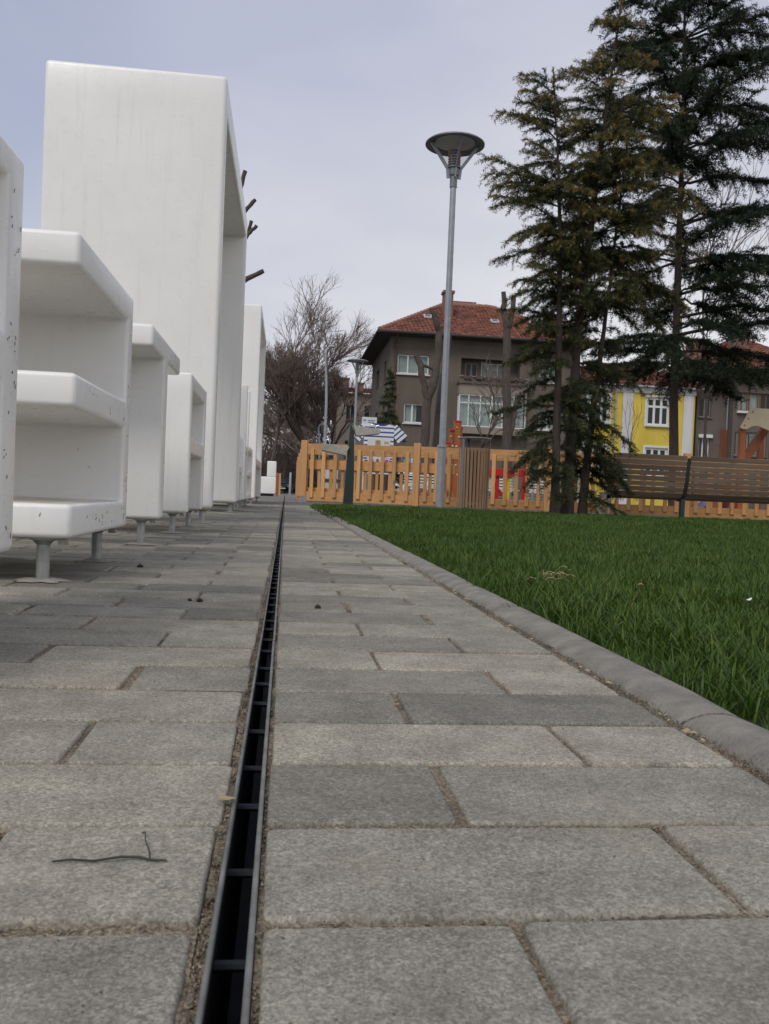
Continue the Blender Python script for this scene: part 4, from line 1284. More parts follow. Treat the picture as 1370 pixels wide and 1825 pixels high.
# recessed balcony
mb = MB(); wall_open(mb, 9.60, 13.07, 6.75, 8.2, 48.72, 48.87, [(10.0, 10.75, 6.78, 8.0), (10.95, 12.45, 7.0, 8.0)]); mb.box(9.4, 9.598, 48.302, 48.87, 6.75, 8.3); mb.box(13.072, 13.27, 48.302, 48.87, 6.75, 8.3); mb.box(9.4, 13.27, 48.302, 48.9, 8.305, 8.45)
mb.build('balcony_recess', M['stucco'], ha)
window(ha, 10.0, 10.75, 6.78, 8.0, 48.76, (.5,), (.35,), M['frame_d'], None, .08, False)
window(ha, 10.95, 12.45, 7.0, 8.0, 48.76, (.27, .64), (), M['frame'], M['curtain'], .05, False)
mb = MB(); mb.box(9.40, 13.40, 47.30, 47.998, 6.62, 6.76); mb.box(9.46, 13.34, 47.36, 47.44, 6.762, 6.98); mb.build('balcony', M['stucco'], ha)
mb = MB(); mb.box(9.40, 13.40, 47.30, 47.48, 6.982, 7.04); mb.build('balcony_rail', M['frame_d'], ha)
for i in range(6):
    mb = MB(); x = 9.7 + .62 * i + rng.gauss(0, .05); mb.box(x, x + .42, 47.18, 47.298, 6.86, 7.02); mb.build('flower_box', M['gutter'], ha)
# glazed bay underneath
mb = MB(); mb.box(9.46, 13.36, 47.42, 47.998, 6.02, 6.618); mb.box(9.46, 13.36, 47.42, 47.998, 3.95, 4.22); mb.box(9.38, 13.44, 47.32, 47.998, 3.82, 3.948); mb.build('bay', M['beige'], ha)
mb = MB(); mb.box(9.5, 13.3, 47.85, 47.996, 4.222, 6.018); mb.build('bay_back', M['curtain'], ha)
window(ha, 9.48, 11.33, 4.222, 6.018, 47.45, (.30, .66), (.74,), M['frame'], M['curtain'], .055, False)
window(ha, 11.34, 13.34, 4.222, 6.018, 47.45, (.32, .66), (.74,), M['frame'], M['curtain'], .055, False, (0, .8))
# hip roof
EZ = 9.24; ov = .80
e0 = (hx0 - ov, hy0 - ov, EZ); e1 = (hx1 + ov, hy0 - ov, EZ); e2 = (hx1 + ov, hy1 + ov, EZ); e3 = (hx0 - ov, hy1 + ov, EZ)
r0 = (hx0 + 3.9, 53.3, 12.25); r1 = (hx1 - 3.9, 53.3, 12.25)
roof_tiles(ha, [(e0, e1, r1, r0), (e1, e2, (r1[0] + .001, r1[1] + .001, r1[2]), r1), (e2, e3, r0, r1), (e3, e0, r0, (r0[0] - .001, r0[1] + .001, r0[2]))], 4)
mb = MB()
for a, b in ((e0, r0), (r0, r1), (e1, r1), (e3, r0)):
    a, b = Vector(a), Vector(b); n = int((b - a).length / .4)
    for i in range(n):
        p, q = a.lerp(b, i / n), a.lerp(b, (i + 1.1) / n); mb.tube([p + Vector((0, 0, .07)), q + Vector((0, 0, .05))], [.13, .11], 6)
tag(mb.build('ridge_tiles', plain('ridge_tile', (.30, .16, .11), .85), ha), kind='stuff')
mb = MB(); mb.box(e0[0], e1[0], e0[1], e2[1], EZ - .12, EZ - .022); mb.build('soffit', M['soffit'], ha)
mb = MB(); mb.tube([(e0[0], e0[1] - .06, EZ - .03), (e1[0], e0[1] - .06, EZ - .03)], .075, 8); mb.tube([(e0[0] - .06, e0[1], EZ - .03), (e0[0] - .06, e2[1], EZ - .03)], .075, 8); mb.build('gutter', M['soffit'], ha)
mb = MB(); mb.tube([(hx0 + .25, 47.93, -.03), (hx0 + .25, 47.93, 8.7), (hx0 + .25, 47.2, 9.15)], .06, 8); mb.build('downpipe', M['gutter'], ha)
chimney(ha, 8.95, 9.50, 50.6, 51.3, 10.6, 12.5)
chimney(ha, 10.2, 11.6, 54.2, 54.9, 11.5, 12.72)
for x, y in ((7.9, 50.0), (11.9, 49.9), (14.3, 50.0)):
    z = EZ + (y - e0[1]) * (12.25 - EZ) / (53.3 - e0[1])
    mb = MB(); T = Matrix.Translation((x, y, z + .10)) @ Matrix.Rotation(math.atan((12.25 - EZ) / (53.3 - e0[1])), 4, 'X'); mb.box(-.22, .22, -.28, .28, 0, .09, T); sk = mb.build('skylight', M['frame'], ha)
    mb = MB(); mb.box(-.17, .17, -.22, .22, .091, .10, T); mb.build('pane', M['carglass'], sk)

# --- yellow house
hb = thing('yellow_house', 'bright yellow house with white pilasters and white windows under a red roof', 'building', (21, 50, -.03))
bx0, bx1 = 17.4, 24.62
Y1 = (21.55, 23.0, 5.06, 6.76); Y2 = (21.55, 23.0, 2.0, 3.72); Y3 = (17.9, 19.2, 5.06, 6.76); Y4 = (17.9, 19.2, 2.0, 3.72)
mb = MB(); wall_open(mb, bx0, bx1, -.03, 6.98, 50, 50.3, [Y1, Y2, Y3, Y4]); mb.box(bx0, bx0 + .3, 50.302, 58, -.03, 6.98); mb.box(bx1 - .3, bx1, 50.302, 58, -.03, 6.98); mb.box(bx0, bx1, 58.002, 58.3, -.03, 6.98); mb.build('wall', M['yellow'], hb)
mb = MB(); mb.box(bx0 + .31, bx1 - .31, 51.2, 57.9, 0, 6.9); mb.build('rooms', M['room'], hb)
for x0, x1 in ((20.02, 20.66), (23.88, 24.50), (17.42, 17.8)):
    mb = MB(); mb.box(x0, x1, 49.93, 49.998, -.03, 6.978); mb.build('pilaster', M['pale'], hb, bevel=.01)
mb = MB(); mb.box(bx0 - .03, bx1 + .03, 49.90, 58.33, 6.985, 7.32); mb.box(bx0 - .35, bx1 + .35, 49.55, 58.65, 7.322, 7.44); mb.build('cornice', M['pale'], hb, bevel=.02)
for q in (Y1, Y2, Y3, Y4):
    window(hb, *q, 50.06, (.345, .655), (.68,), M['frame'], None, .13)
    mb = MB(); x0, x1, z0, z1 = q
    mb.box(x0 - .12, x0 - .002, 49.95, 49.998, z0 - .1, z1 + .12); mb.box(x1 + .002, x1 + .12, 49.95, 49.998, z0 - .1, z1 + .12); mb.box(x0 - .002, x1 + .002, 49.95, 49.998, z1 + .002, z1 + .12); mb.build('window_surround', M['frame'], hb)
mb = MB(); mb.tube([(19.55, 49.92, -.03), (19.55, 49.92, 7.3)], .055, 8); mb.build('downpipe', M['galv_pole'], hb)
f0, f1, f2, f3 = (bx0 - .4, 49.5, 7.46), (bx1 + .4, 49.5, 7.46), (bx1 + .4, 58.7, 7.46), (bx0 - .4, 58.7, 7.46)
g0, g1 = (19.6, 54.1, 9.35), (22.4, 54.1, 9.35)
roof_tiles(hb, [(f0, f1, g1, g0), (f1, f2, (g1[0] + .001, 54.1, 9.35), g1), (f3, f0, g0, (g0[0] - .001, 54.1, 9.35)), (f2, f3, g0, g1)], 9)

# --- grey brown house on the right
k_ = 50.6 / 46
def kx(x): return x * k_
def kz(z): return (z - .178) * k_ + .178
hc = thing('grey_house', 'dark grey-brown house with a glazed upper balcony and brick chimneys behind the slide tower', 'building', (28, 50.6, -.03))
cx0 = 25.05; cx1 = kx(24.62); cx2 = 34
G1 = (kx(22.9), kx(23.62), kz(5.29), kz(6.35)); G2 = (kx(23.0), kx(23.62), kz(3.0), kz(4.15))
mb = MB(); wall_open(mb, cx0, cx1, -.03, kz(7.7), 50.6, 50.9, [G1, G2]); mb.box(cx0, cx0 + .3, 50.902, 60, -.03, kz(7.7)); mb.build('wall', M['stucco2'], hc)
U = (kx(24.9), kx(26.9), kz(5.70), kz(6.72)); Lw = (kx(24.8), kx(26.7), kz(3.2), kz(4.52))
mb = MB(); wall_open(mb, cx1 + .002, cx2, -.03, kz(7.7), 50.0, 50.3, [U, Lw]); mb.box(cx1 + .002, cx1 + .3, 50.302, 50.598, -.03, kz(7.7)); mb.box(cx2 - .3, cx2, 50.302, 60, -.03, kz(7.7)); mb.build('projecting_wall', M['stucco2'], hc)
mb = MB(); mb.box(cx0 + .31, cx2 - .31, 51.3, 59.9, 0, kz(7.6)); mb.build('rooms', M['room'], hc)
window(hc, *G1, 50.72, (.5,), (), M['frame_d'], None, .07)
window(hc, *G2, 50.72, (.4, .7), (), M['frame'], None, .07)
mb = MB(); mb.box(G2[0] - .1, G2[1] + .1, 50.42, 50.598, G2[3] - .02, G2[3] + .18); mb.build('shutter_box', M['frame'], hc)
window(hc, *U, 50.12, (.13, .3, .36, .62, .68, .85), (), M['frame_b'], M['curtain'], .06, True, (.05, .7))
mb = MB(); mb.box(U[0] - .1, U[1] + .2, 49.80, 49.998, U[2] - .16, U[2] - .09); mb.build('balcony_edge', M['pale'], hc)
window(hc, *Lw, 50.12, (.33, .42, .95), (), M['frame_d'], None, .07)
for a, b in ((.02, .32), (.43, .94)):
    w_ = Lw[1] - Lw[0]; n = 12
    for i in range(n):
        z0 = Lw[2] + .08 + (Lw[3] - Lw[2] - .16) * i / n
        mb = MB(); mb.bar((Lw[0] + w_ * a + .08, 50.10, z0 + .05), (Lw[0] + w_ * b, 50.10, z0 + .05), .10, .012, (0, .7, .7)); mb.build('shutter_slat', M['shutter'], hc)
mb = MB(); mb.tube([(cx1 - .08, 50.52, -.03), (cx1 - .08, 50.52, kz(7.7))], .05, 8); mb.build('downpipe', M['galv_pole'], hc)
h0, h1, h2, h3 = (cx0 - .75, 49.4, kz(7.72)), (cx2 + .7, 49.4, kz(7.72)), (cx2 + .7, 60.6, kz(7.72)), (cx0 - .75, 60.6, kz(7.72))
i0, i1 = (29.6, 55, kz(10.7)), (30.2, 55, kz(10.7))
roof_tiles(hc, [(h0, h1, i1, i0), (h3, h0, i0, (i0[0] - .001, 55, i0[2])), (h1, h2, (i1[0] + .001, 55, i1[2]), i1), (h2, h3, i0, i1)], 12)
mb = MB(); mb.box(h0[0], h1[0], h0[1], h2[1], kz(7.72) - .14, kz(7.72) - .022); mb.build('soffit', M['soffit'], hc)
chimney(hc, 25.2, 26.25, 52, 52.8, 8.6, 10.9); chimney(hc, 28.5, 29.6, 53, 53.8, 9.9, 11.9)

# --- pale house far behind the bare trees
hd = thing('distant_house', 'beige house with two brick chimneys far behind the bare trees', 'building', (6, 75, -.03))
mb = MB(); wall_open(mb, 4.25, 9.5, -.03, 8.95, 75, 75.3, [(5.0, 5.8, 6.6, 7.9), (5.0, 5.8, 3.4, 4.8), (6.6, 7.6, 6.6, 7.9)]); mb.box(4.25, 4.55, 75.302, 84, -.03, 8.95); mb.box(9.2, 9.5, 75.302, 84, -.03, 8.95); mb.build('wall', M['beige'], hd)
mb = MB(); mb.box(4.6, 9.15, 76, 84, 0, 8.9); mb.build('rooms', M['room'], hd)
for q in ((5.0, 5.8, 6.6, 7.9), (5.0, 5.8, 3.4, 4.8), (6.6, 7.6, 6.6, 7.9)): window(hd, *q, 75.1, (.5,), (), M['frame_d'], None, .06)
roof_tiles(hd, [((3.8, 74.6, 8.97), (9.9, 74.6, 8.97), (8.5, 79, 9.9), (5.2, 79, 9.9)), ((3.8, 84, 8.97), (3.8, 74.6, 8.97), (5.2, 79, 9.9), (5.2, 79.1, 9.9))], 5)
chimney(hd, 4.55, 5.2, 75.6, 76.2, 8.9, 10.35); chimney(hd, 5.95, 6.5, 75.7, 76.3, 8.9, 10.0)

# ------------------------------------------------------------------ conifers
def tubes_np(segs, n):
    """segs: list of (p0, p1, r0, r1) -> arrays"""
    P0 = np.array([s_[0] for s_ in segs], float); P1 = np.array([s_[1] for s_ in segs], float)
    r0 = np.array([s_[2] for s_ in segs]); r1 = np.array([s_[3] for s_ in segs])
    d = P1 - P0; d /= np.linalg.norm(d, axis=1, keepdims=True) + 1e-9
    ref = np.where(np.abs(d[:, 2:3]) < .9, np.array([[0, 0, 1.]]), np.array([[1., 0, 0]]))
    u = np.cross(d, ref); u /= np.linalg.norm(u, axis=1, keepdims=True); v = np.cross(d, u)
    V = np.zeros((len(segs), 2 * n, 3))
    for k in range(n):
        t = 2 * math.pi * k / n; o_ = u * math.cos(t) + v * math.sin(t)
        V[:, k] = P0 + o_ * r0[:, None]; V[:, n + k] = P1 + o_ * r1[:, None]
    base = (np.arange(len(segs)) * 2 * n)[:, None]
    F = np.concatenate([base + np.array([[k, (k + 1) % n, n + (k + 1) % n, n + k]]) for k in range(n)], 0)
    return V.reshape(-1, 3), F

def conifer(label, trunk, r0, branches, needle, mat, seed, group, twig_gap=.085, nd_gap=.022, per=4, start=.12, tipgold=.5, twig_len=.34, bark='bark', name='conifer_tree'):
    g_ = np.random.default_rng(seed)
    t = thing(name, label, 'tree', trunk[0], group)
    tp = [Vector(p) for p in trunk]; n = len(tp)
    ztop = tp[-1].z
    mb = MB(); pts = []; rs = []
    N = 18
    for i in range(N + 1):
        f = i / N * (n - 1); k = min(int(f), n - 2); p = tp[k].lerp(tp[k + 1], f - k)
        pts.append(p + Vector((g_.normal(0, r0 * .07), g_.normal(0, r0 * .07), 0))); rs.append(max(.006, r0 * (1 - .93 * (i / N) ** 1.05)) * (1.25 if i == 0 else 1))
    mb.tube(pts, rs, 10); mb.build('trunk', M[bark], t, smooth=60)
    def at_z(z):
        for a, b in zip(pts[:-1], pts[1:]):
            if z <= b.z: return np.array(a.lerp(b, max(0, min(1, (z - a.z) / max(1e-6, b.z - a.z)))))
        return np.array(pts[-1])
    segs = []; NP = []; ND = []; NT_ = []
    def spray(p, q, tint0, tint1, density=1.):
        L = np.linalg.norm(q - p); m = max(1, int(L / nd_gap * density))
        f = (np.arange(m) + .5) / m
        NP.append(p[None] + (q - p)[None] * f[:, None]); ND.append(np.repeat(((q - p) / (L + 1e-9))[None], m, 0)); NT_.append(tint0 + (tint1 - tint0) * f)
    for (z, az, L, el, droop) in branches:
        p0 = at_z(z); dh = np.array([math.cos(az), math.sin(az), 0]); sidev = np.array([-dh[1], dh[0], 0])
        m = 12; bend = g_.normal(0, .12)
        P_ = []
        for i in range(m + 1):
            f = i / m
            P_.append(p0 + dh * L * f * (1 - .12 * droop * f) + sidev * bend * L * f * f + np.array([0, 0, L * (math.tan(el) * f - droop * f * f)]) + g_.normal(0, .012 * L / 1.2, 3) * (i > 0))
        rb = max(.004, .0135 * L ** .8)
        for i in range(m): segs.append((P_[i], P_[i + 1], rb * (1 - .85 * i / m), rb * (1 - .85 * (i + 1) / m)))
        gold = np.clip((z / ztop - .25) * 1.25, 0, 1) * tipgold
        # lateral twigs
        nt_ = max(3, int(L / twig_gap))
        for i in range(nt_):
            f = start + (1 - start) * (i + g_.uniform(0, 1)) / nt_
            if f > 1: continue
            j = min(int(f * m), m - 1); p = P_[j] + (P_[j + 1] - P_[j]) * (f * m - j); dirb = P_[j + 1] - P_[j]; dirb /= np.linalg.norm(dirb)
            for s_ in (-1, 1):
                tl = twig_len * L ** .5 * (1.1 - .72 * f) * g_.uniform(.3, 1.3)
                dv = dirb * g_.uniform(.55, 1.0) + sidev * s_ * g_.uniform(.5, 1.0) + np.array([0, 0, g_.normal(-.10, .22)]); dv /= np.linalg.norm(dv)
                q = p + dv * tl * .55; q2 = q + (dv + np.array([0, 0, -.45])) * tl * .45
                segs.append((p, q, .003, .002))
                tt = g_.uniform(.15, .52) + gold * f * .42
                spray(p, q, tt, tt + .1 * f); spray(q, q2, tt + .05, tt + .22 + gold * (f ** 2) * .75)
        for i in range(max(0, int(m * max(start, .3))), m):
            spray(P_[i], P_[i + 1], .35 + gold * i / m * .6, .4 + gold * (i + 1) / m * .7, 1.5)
    # leader
    spray(np.array(pts[-3]), np.array(pts[-1]), .4 + tipgold * .3, .5 + tipgold * .5, 2.)
    NP = np.concatenate(NP); ND = np.concatenate(ND); NT_ = np.concatenate(NT_)
    k = per; C = np.repeat(NP, k, 0); D = np.repeat(ND, k, 0); TT = np.repeat(NT_, k)
    rnd = g_.normal(0, 1, C.shape); rnd -= D * np.sum(rnd * D, 1, keepdims=True); rnd /= np.linalg.norm(rnd, axis=1, keepdims=True)
    dirn = rnd * .85 + D * g_.uniform(.2, .9, (len(C), 1)); dirn /= np.linalg.norm(dirn, axis=1, keepdims=True)
    ln = needle[0] * g_.uniform(.6, 1.25, (len(C), 1)); wdv = np.cross(dirn, g_.normal(0, 1, C.shape)); wdv /= np.linalg.norm(wdv, axis=1, keepdims=True) + 1e-9
    C = C + g_.normal(0, needle[0] * .15, C.shape)
    V = np.empty((len(C), 3, 3)); V[:, 0] = C - wdv * needle[1] / 2; V[:, 1] = C + wdv * needle[1] / 2; V[:, 2] = C + dirn * ln
    tint = np.repeat(np.clip(TT + g_.normal(0, .09, len(TT)), 0, 1), 3)
    Vb, Fb = tubes_np(segs, 4)
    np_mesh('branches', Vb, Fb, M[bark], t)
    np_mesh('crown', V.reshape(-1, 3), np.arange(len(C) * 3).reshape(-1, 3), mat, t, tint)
    return t

def whorls(seed, z0, z1, step, Lfun, elfun, dr, az_bias=None, per=6):
    g_ = random.Random(seed); o = []; z = z0
    while z < z1:
        for k in range(per):
            az = g_.uniform(0, 6.283)
            L = Lfun(z, az) * g_.uniform(.45, 1.3)
            if z < 2.7 and z0 > .3 and per == 6 and z1 > 5 and math.sin(az) < -.2 and g_.random() < .6: continue
            if L < .12: continue
            o.append((z + g_.uniform(-.4, .4) * step, az, L, elfun(z) + g_.gauss(0, .12), dr * g_.uniform(.6, 1.4)))
        z += step
    return o
LEFT = math.pi
def side_f(az, c, amt): return 1 + amt * math.cos(az - c)
def L1(z, az):
    b = .30 if z < .5 else .52 if z < 1.3 else .56 if z < 2.4 else .66 if z < 4.6 else .66 * (1 - (z - 4.6) / 1.3 * .7)
    return b * side_f(az, LEFT, .28)
c1 = whorls(21, .35, 5.7, .25, L1, lambda z: .05 + .09 * z, .42)
c1 += [(4.28, LEFT - .05, 1.05, .50, .26), (4.15, LEFT + .25, .98, .36, .36), (4.3, LEFT - .4, .85, .4, .35), (4.05, LEFT + .1, .9, .25, .3), (5.2, LEFT - .2, .55, .75, .5), (5.5, LEFT, .5, .75, .6), (5.35, LEFT + .1, .55, .6, .5), (1.0, LEFT + .5, .75, -.25, .35), (.75, LEFT + .9, .6, -.35, .3), (2.9, LEFT + .15, .8, .25, .45)]
conifer('left stem of the three close conifers, its golden-tipped branches reaching towards the lamp hat', [(3.54, 11.0, -.02), (3.50, 11.0, 2.3), (3.44, 11.02, 4.0), (3.27, 11.05, 5.85)], .062, c1, (.048, .0085), M['needle'], 1, 'conifers on the lawn', .055, .020, 5, .08, 1.1)
def L2(z, az):
    b = .34 if z < 1.2 else .55 if z < 2.4 else 1.05 if z < 4.6 else max(.16, 1.05 * (1 - (z - 4.6) / 2.4 * .85))
    return b * side_f(az, 0, .15)
c2 = whorls(22, .9, 6.9, .24, L2, lambda z: .08 + .07 * z, .40)
conifer('tallest and middle stem of the three close conifers, its thin tip near the top edge', [(3.79, 11.25, -.02), (3.82, 11.25, 2.4), (4.02, 11.25, 4.8), (4.24, 11.25, 7.05)], .085, c2, (.048, .0085), M['needle'], 2, 'conifers on the lawn', .055, .020, 5, .08, 1.15)
def L3(z, az):
    b = .5 if z < .9 else .40 if z < 2.5 else .55 if z < 2.9 else .9 if z < 4.2 else max(.16, .9 * (1 - (z - 4.2) / 1.7 * .85))
    return b * side_f(az, 0, .25)
c3 = whorls(23, .35, 5.7, .25, L3, lambda z: .04 + .07 * z, .45)
c3 += [(1.0, .2, .7, -.2, .35), (.7, -.3, .65, -.25, .3), (1.3, .1, .75, -.1, .4), (.5, 0.1, .55, -.2, .2), (.9, -.8, .6, -.3, .3)]
conifer('right leaning stem of the three close conifers, low foliage drooping beside the bench', [(4.05, 11.4, -.02), (4.14, 11.4, 1.3), (4.27, 11.4, 2.8), (4.52, 11.4, 5.8)], .066, c3, (.048, .0085), M['needle'], 3, 'conifers on the lawn', .055, .020, 5, .08, .85)
def LB(z, az):
    b = 2.7 if z < 4 else 2.6 if z < 9.5 else max(.7, 2.6 * (1 - (z - 9.5) / 5))
    r_ = side_f(az, .1, .22)
    return b * r_
g_ = random.Random(77); cb = []
z = 3.15
while z < 12.6:
    for k in range(9 if z > 7.5 else 7):
        az = (k + g_.uniform(-.4, .4)) * 6.283 / (9 if z > 7.5 else 7) + z * 2.1
        if 5.0 < z < 6.6 and math.cos(az) < .55 and g_.random() < .6: continue
        cb.append((z + g_.uniform(-.1, .1), az, LB(z, az) * g_.uniform(.55, 1.25), (.10 if z < 5 else .18 + .03 * (z - 5)) + g_.gauss(0, .10), .26 * g_.uniform(.7, 1.5)))
    z += .80
cb += [(3.5, .05, 3.6, .20, .20), (3.2, .3, 3.2, .12, .16), (4.3, .0, 3.4, .32, .26), (3.5, LEFT, 1.9, .2, .25), (3.6, LEFT + .4, 1.9, .2, .25), (5.3, .1, 3.2, .3, .3), (8.0, .05, 3.0, .42, .36), (9.6, -.1, 2.9, .4, .3)]
conifer('big dark conifer with long drooping branches and a bare straight trunk behind the fence', [(8.50, 18, -.03), (8.42, 18, 1.5), (8.28, 18, 7.2), (8.18, 18, 13)], .145, cb, (.085, .016), M['needle2'], 4, 'conifers', .078, .031, 5, .16, .3, .42)
cs = whorls(31, .5, 4.2, .26, lambda z, az: max(.15, .95 * (1 - z / 4.6)), lambda z: .05, .15, None, 6)
conifer('small bushy conifer in front of the brown apartment house, behind the shirt board', [(3.25, 28, -.02), (3.27, 28, 4.35)], .06, cs, (.11, .024), M['needle'], 5, 'conifers', .11, .045, 4, .05, .35, .34)

# ------------------------------------------------------------------ pollarded trees
def pollard(label, chains, seed, group='pollarded trees'):
    g_ = random.Random(seed)
    t = thing('pollarded_tree', label, 'tree', chains[0][0][0], group)
    for i, (pts, ra, rb) in enumerate(chains):
        P_ = [Vector(p) for p in pts]; Q = []; m = 4
        for a, b in zip(P_[:-1], P_[1:]):
            for k in range(m): Q.append(a.lerp(b, k / m) + Vector((g_.gauss(0, ra * .12), g_.gauss(0, ra * .12), 0)) * (0 if not Q else 1))
        Q.append(P_[-1])
        n = len(Q); mb = MB(); mb.tube(Q, [(ra + (rb - ra) * k / (n - 1)) * g_.uniform(.92, 1.1) for k in range(n)], 9)
        mb.build('trunk' if i == 0 else 'limb', M['bark2'], t, smooth=60)
    return t
pollard('forked pollarded tree with two bare stems left of the grey lamp pole', [
    ([(5.12, 32, -.03), (5.12, 32, 2.0), (5.20, 32, 3.9), (5.42, 32, 4.6), (5.55, 32.1, 5.6), (5.52, 32.1, 6.4), (5.36, 32, 6.8), (5.20, 32, 7.25)], .19, .10),
    ([(5.20, 32, 3.85), (4.98, 32, 4.5), (4.86, 32, 5.1), (4.70, 32, 5.48)], .13, .11), ([(5.45, 32.05, 4.95), (5.2, 32, 5.05), (5.0, 32, 5.1)], .07, .06), ([(5.54, 32.1, 6.2), (5.62, 32.1, 6.6)], .09, .075)], 1)
pollard('slender pollarded tree half hidden behind the grey lamp pole', [([(5.72, 33, -.03), (5.78, 33, 2.2), (5.85, 33, 4.5), (6.05, 33, 5.6), (6.10, 33, 6.5)], .17, .09), ([(5.8, 33, 3.6), (5.95, 33.1, 4.6)], .07, .05)], 2)
pollard('pollarded tree with two cut tips above the bay window, left of the conifers', [
    ([(8.36, 32, -.03), (8.30, 32, 2.2), (8.22, 32, 4.6), (8.12, 32, 6.6), (8.02, 32, 7.2), (7.92, 32, 8.06)], .21, .085), ([(8.13, 32, 6.5), (8.28, 32, 7.2), (8.34, 32, 7.95)], .11, .08),
    ([(8.34, 32, 2.4), (8.52, 32, 3.2), (8.66, 32, 4.2)], .12, .09)], 3)
pollard('pollarded tree hidden by the tall arch, only its short cut stubs sticking out', [
    ([(-1.32, 20, -.03), (-1.32, 20, 3.5), (-1.30, 20, 6.2), (-1.36, 20, 6.9)], .12, .08), ([(-1.34, 20, 6.6), (-1.27, 20, 7.05), (-1.185, 20, 7.43)], .05, .048), ([(-1.31, 20, 4.75), (-1.05, 20, 5.0), (-.69, 20, 5.2)], .06, .05), ([(-1.31, 20, 5.6), (-1.08, 20, 6.0), (-.88, 20, 6.22)], .05, .042),
    ([(-1.31, 20, 5.6), (-1.09, 20.1, 6.0), (-1.01, 20.1, 6.34)], .045, .04), ([(-1.32, 20, 6.25), (-1.12, 20, 6.58), (-.93, 20, 6.8)], .05, .042)], 4)

# ------------------------------------------------------------------ bare trees
def bare_tree(label, base, H_, spread, seed, levels=6, r0=.2, rmin=.011, group='bare trees', name='bare_tree', forks=(2, 4), straight=.25, first=.28):
    g_ = random.Random(seed); segs = []; tr = []
    def grow(p, d, L, r_, lv):
        m = 3
        q = p
        for i in range(m):
            d = (d + Vector((g_.gauss(0, .13), g_.gauss(0, .13), g_.gauss(.03, .07)))).normalized()
            q2 = q + d * L / m; ra, rb = r_ * (1 - .3 * i / m), r_ * (1 - .3 * (i + 1) / m)
            (tr if lv >= levels - 1 else segs).append((tuple(q), tuple(q2), max(ra, rmin), max(rb, rmin))); q = q2
            if lv < levels and lv > 0 and i < 2 and g_.random() < .7: child(q, d, L, r_ * .75, lv)
        if lv > 0:
            for k in range(g_.randint(*forks)): child(q, d, L, r_ * .72, lv)
    def child(q, d, L, r_, lv):
        ax = Vector((g_.gauss(0, 1), g_.gauss(0, 1), g_.gauss(0, .4))); ax = (ax - d * ax.dot(d)).normalized()
        nd = (d + ax * spread * g_.uniform(.5, 1.3) + Vector((0, 0, .12))).normalized()
        grow(q, nd, L * g_.uniform(.58, .82), r_ * g_.uniform(.75, 1), lv - 1)
    grow(Vector(base), Vector((g_.gauss(0, .05), g_.gauss(0, .05), 1)).normalized(), H_ * first, r0, levels)
    t = thing(name, label, 'tree', base, group)
    V, F = tubes_np(tr, 8); np_mesh('trunk', V, F, M['bark2'], t, smooth=True)
    V, F = tubes_np(segs, 3); np_mesh('crown', V, F, M['twig'], t)
    return t
bare_tree('broad bare tree in the middle of the bare trees, behind the slim street lamp', (1.6, 65, -.03), 14.5, .62, 5, 6, .21, .007)
bare_tree('bare tree leaning beside the distant house, right of the slim street lamp', (3.7, 66, -.03), 12.0, .6, 6, 6, .15, .007)
bare_tree('tall pale-twigged bare tree rising behind the white blocks', (-1.4, 62, -.03), 18.0, .55, 8, 6, .16, .006)
bare_tree('dense bare tree low behind the dark car', (-.4, 92, -.03), 13.0, .7, 9, 6, .16, .008)
bare_tree('dark bare tree at the back, left of the distant house', (2.6, 88, -.03), 14.0, .65, 10, 6, .18, .008)
bare_tree('small crooked bare tree in front of the bay window', (7.7, 34, -.03), 4.6, .8, 14, 4, .07, .010, 'bare trees', 'bare_tree', (2, 3), .25, .42)
bare_tree('thin bare tree with fine twigs at the right edge behind the dark conifer', (13.6, 26, -.03), 13.5, .5, 16, 4, .06, .005)
bare_tree('thin bare sapling in front of the yellow wall, left of its window', (16.6, 40, -.03), 4.6, .35, 17, 3, .035, .009, 'saplings', 'bare_sapling', (1, 2), .25, .5)
bare_tree('thin bare sapling in front of the right pilaster of the yellow house', (19.2, 40, -.03), 3.9, .35, 18, 3, .03, .009, 'saplings', 'bare_sapling', (1, 2), .25, .5)
bare_tree('brown bare tree with dense fine twigs between the two slim street lamps', (2.9, 74, -.03), 11.5, .62, 25, 6, .17, .009)
# the wood behind, one brown mass
g_ = np.random.default_rng(3); segs = []
for i in range(22000):
    y = g_.uniform(93, 112); x = g_.uniform(-13, 9.5); z = abs(g_.normal(0, 1)) * 3.4
    L = g_.uniform(.5, 1.6); d = np.array([g_.normal(0, .5), g_.normal(0, .5), g_.normal(.6, .5)]); d /= np.linalg.norm(d)
    p = np.array([x, y, z]); segs.append((p, p + d * L, .030, .014))
for i in range(260):
    y = g_.uniform(94, 111); x = g_.uniform(-26, 9.5); h = g_.uniform(4, 9); p = np.array([x, y, -.03])
    segs.append((p, p + np.array([g_.normal(0, .5), 0, h]), .10, .03))
V, F = tubes_np(segs, 3)
wd = np_mesh('far_wood', V, F, M['twig']); tag(wd, 'brown leafless thicket at the end of the road', 'wood', kind='stuff')
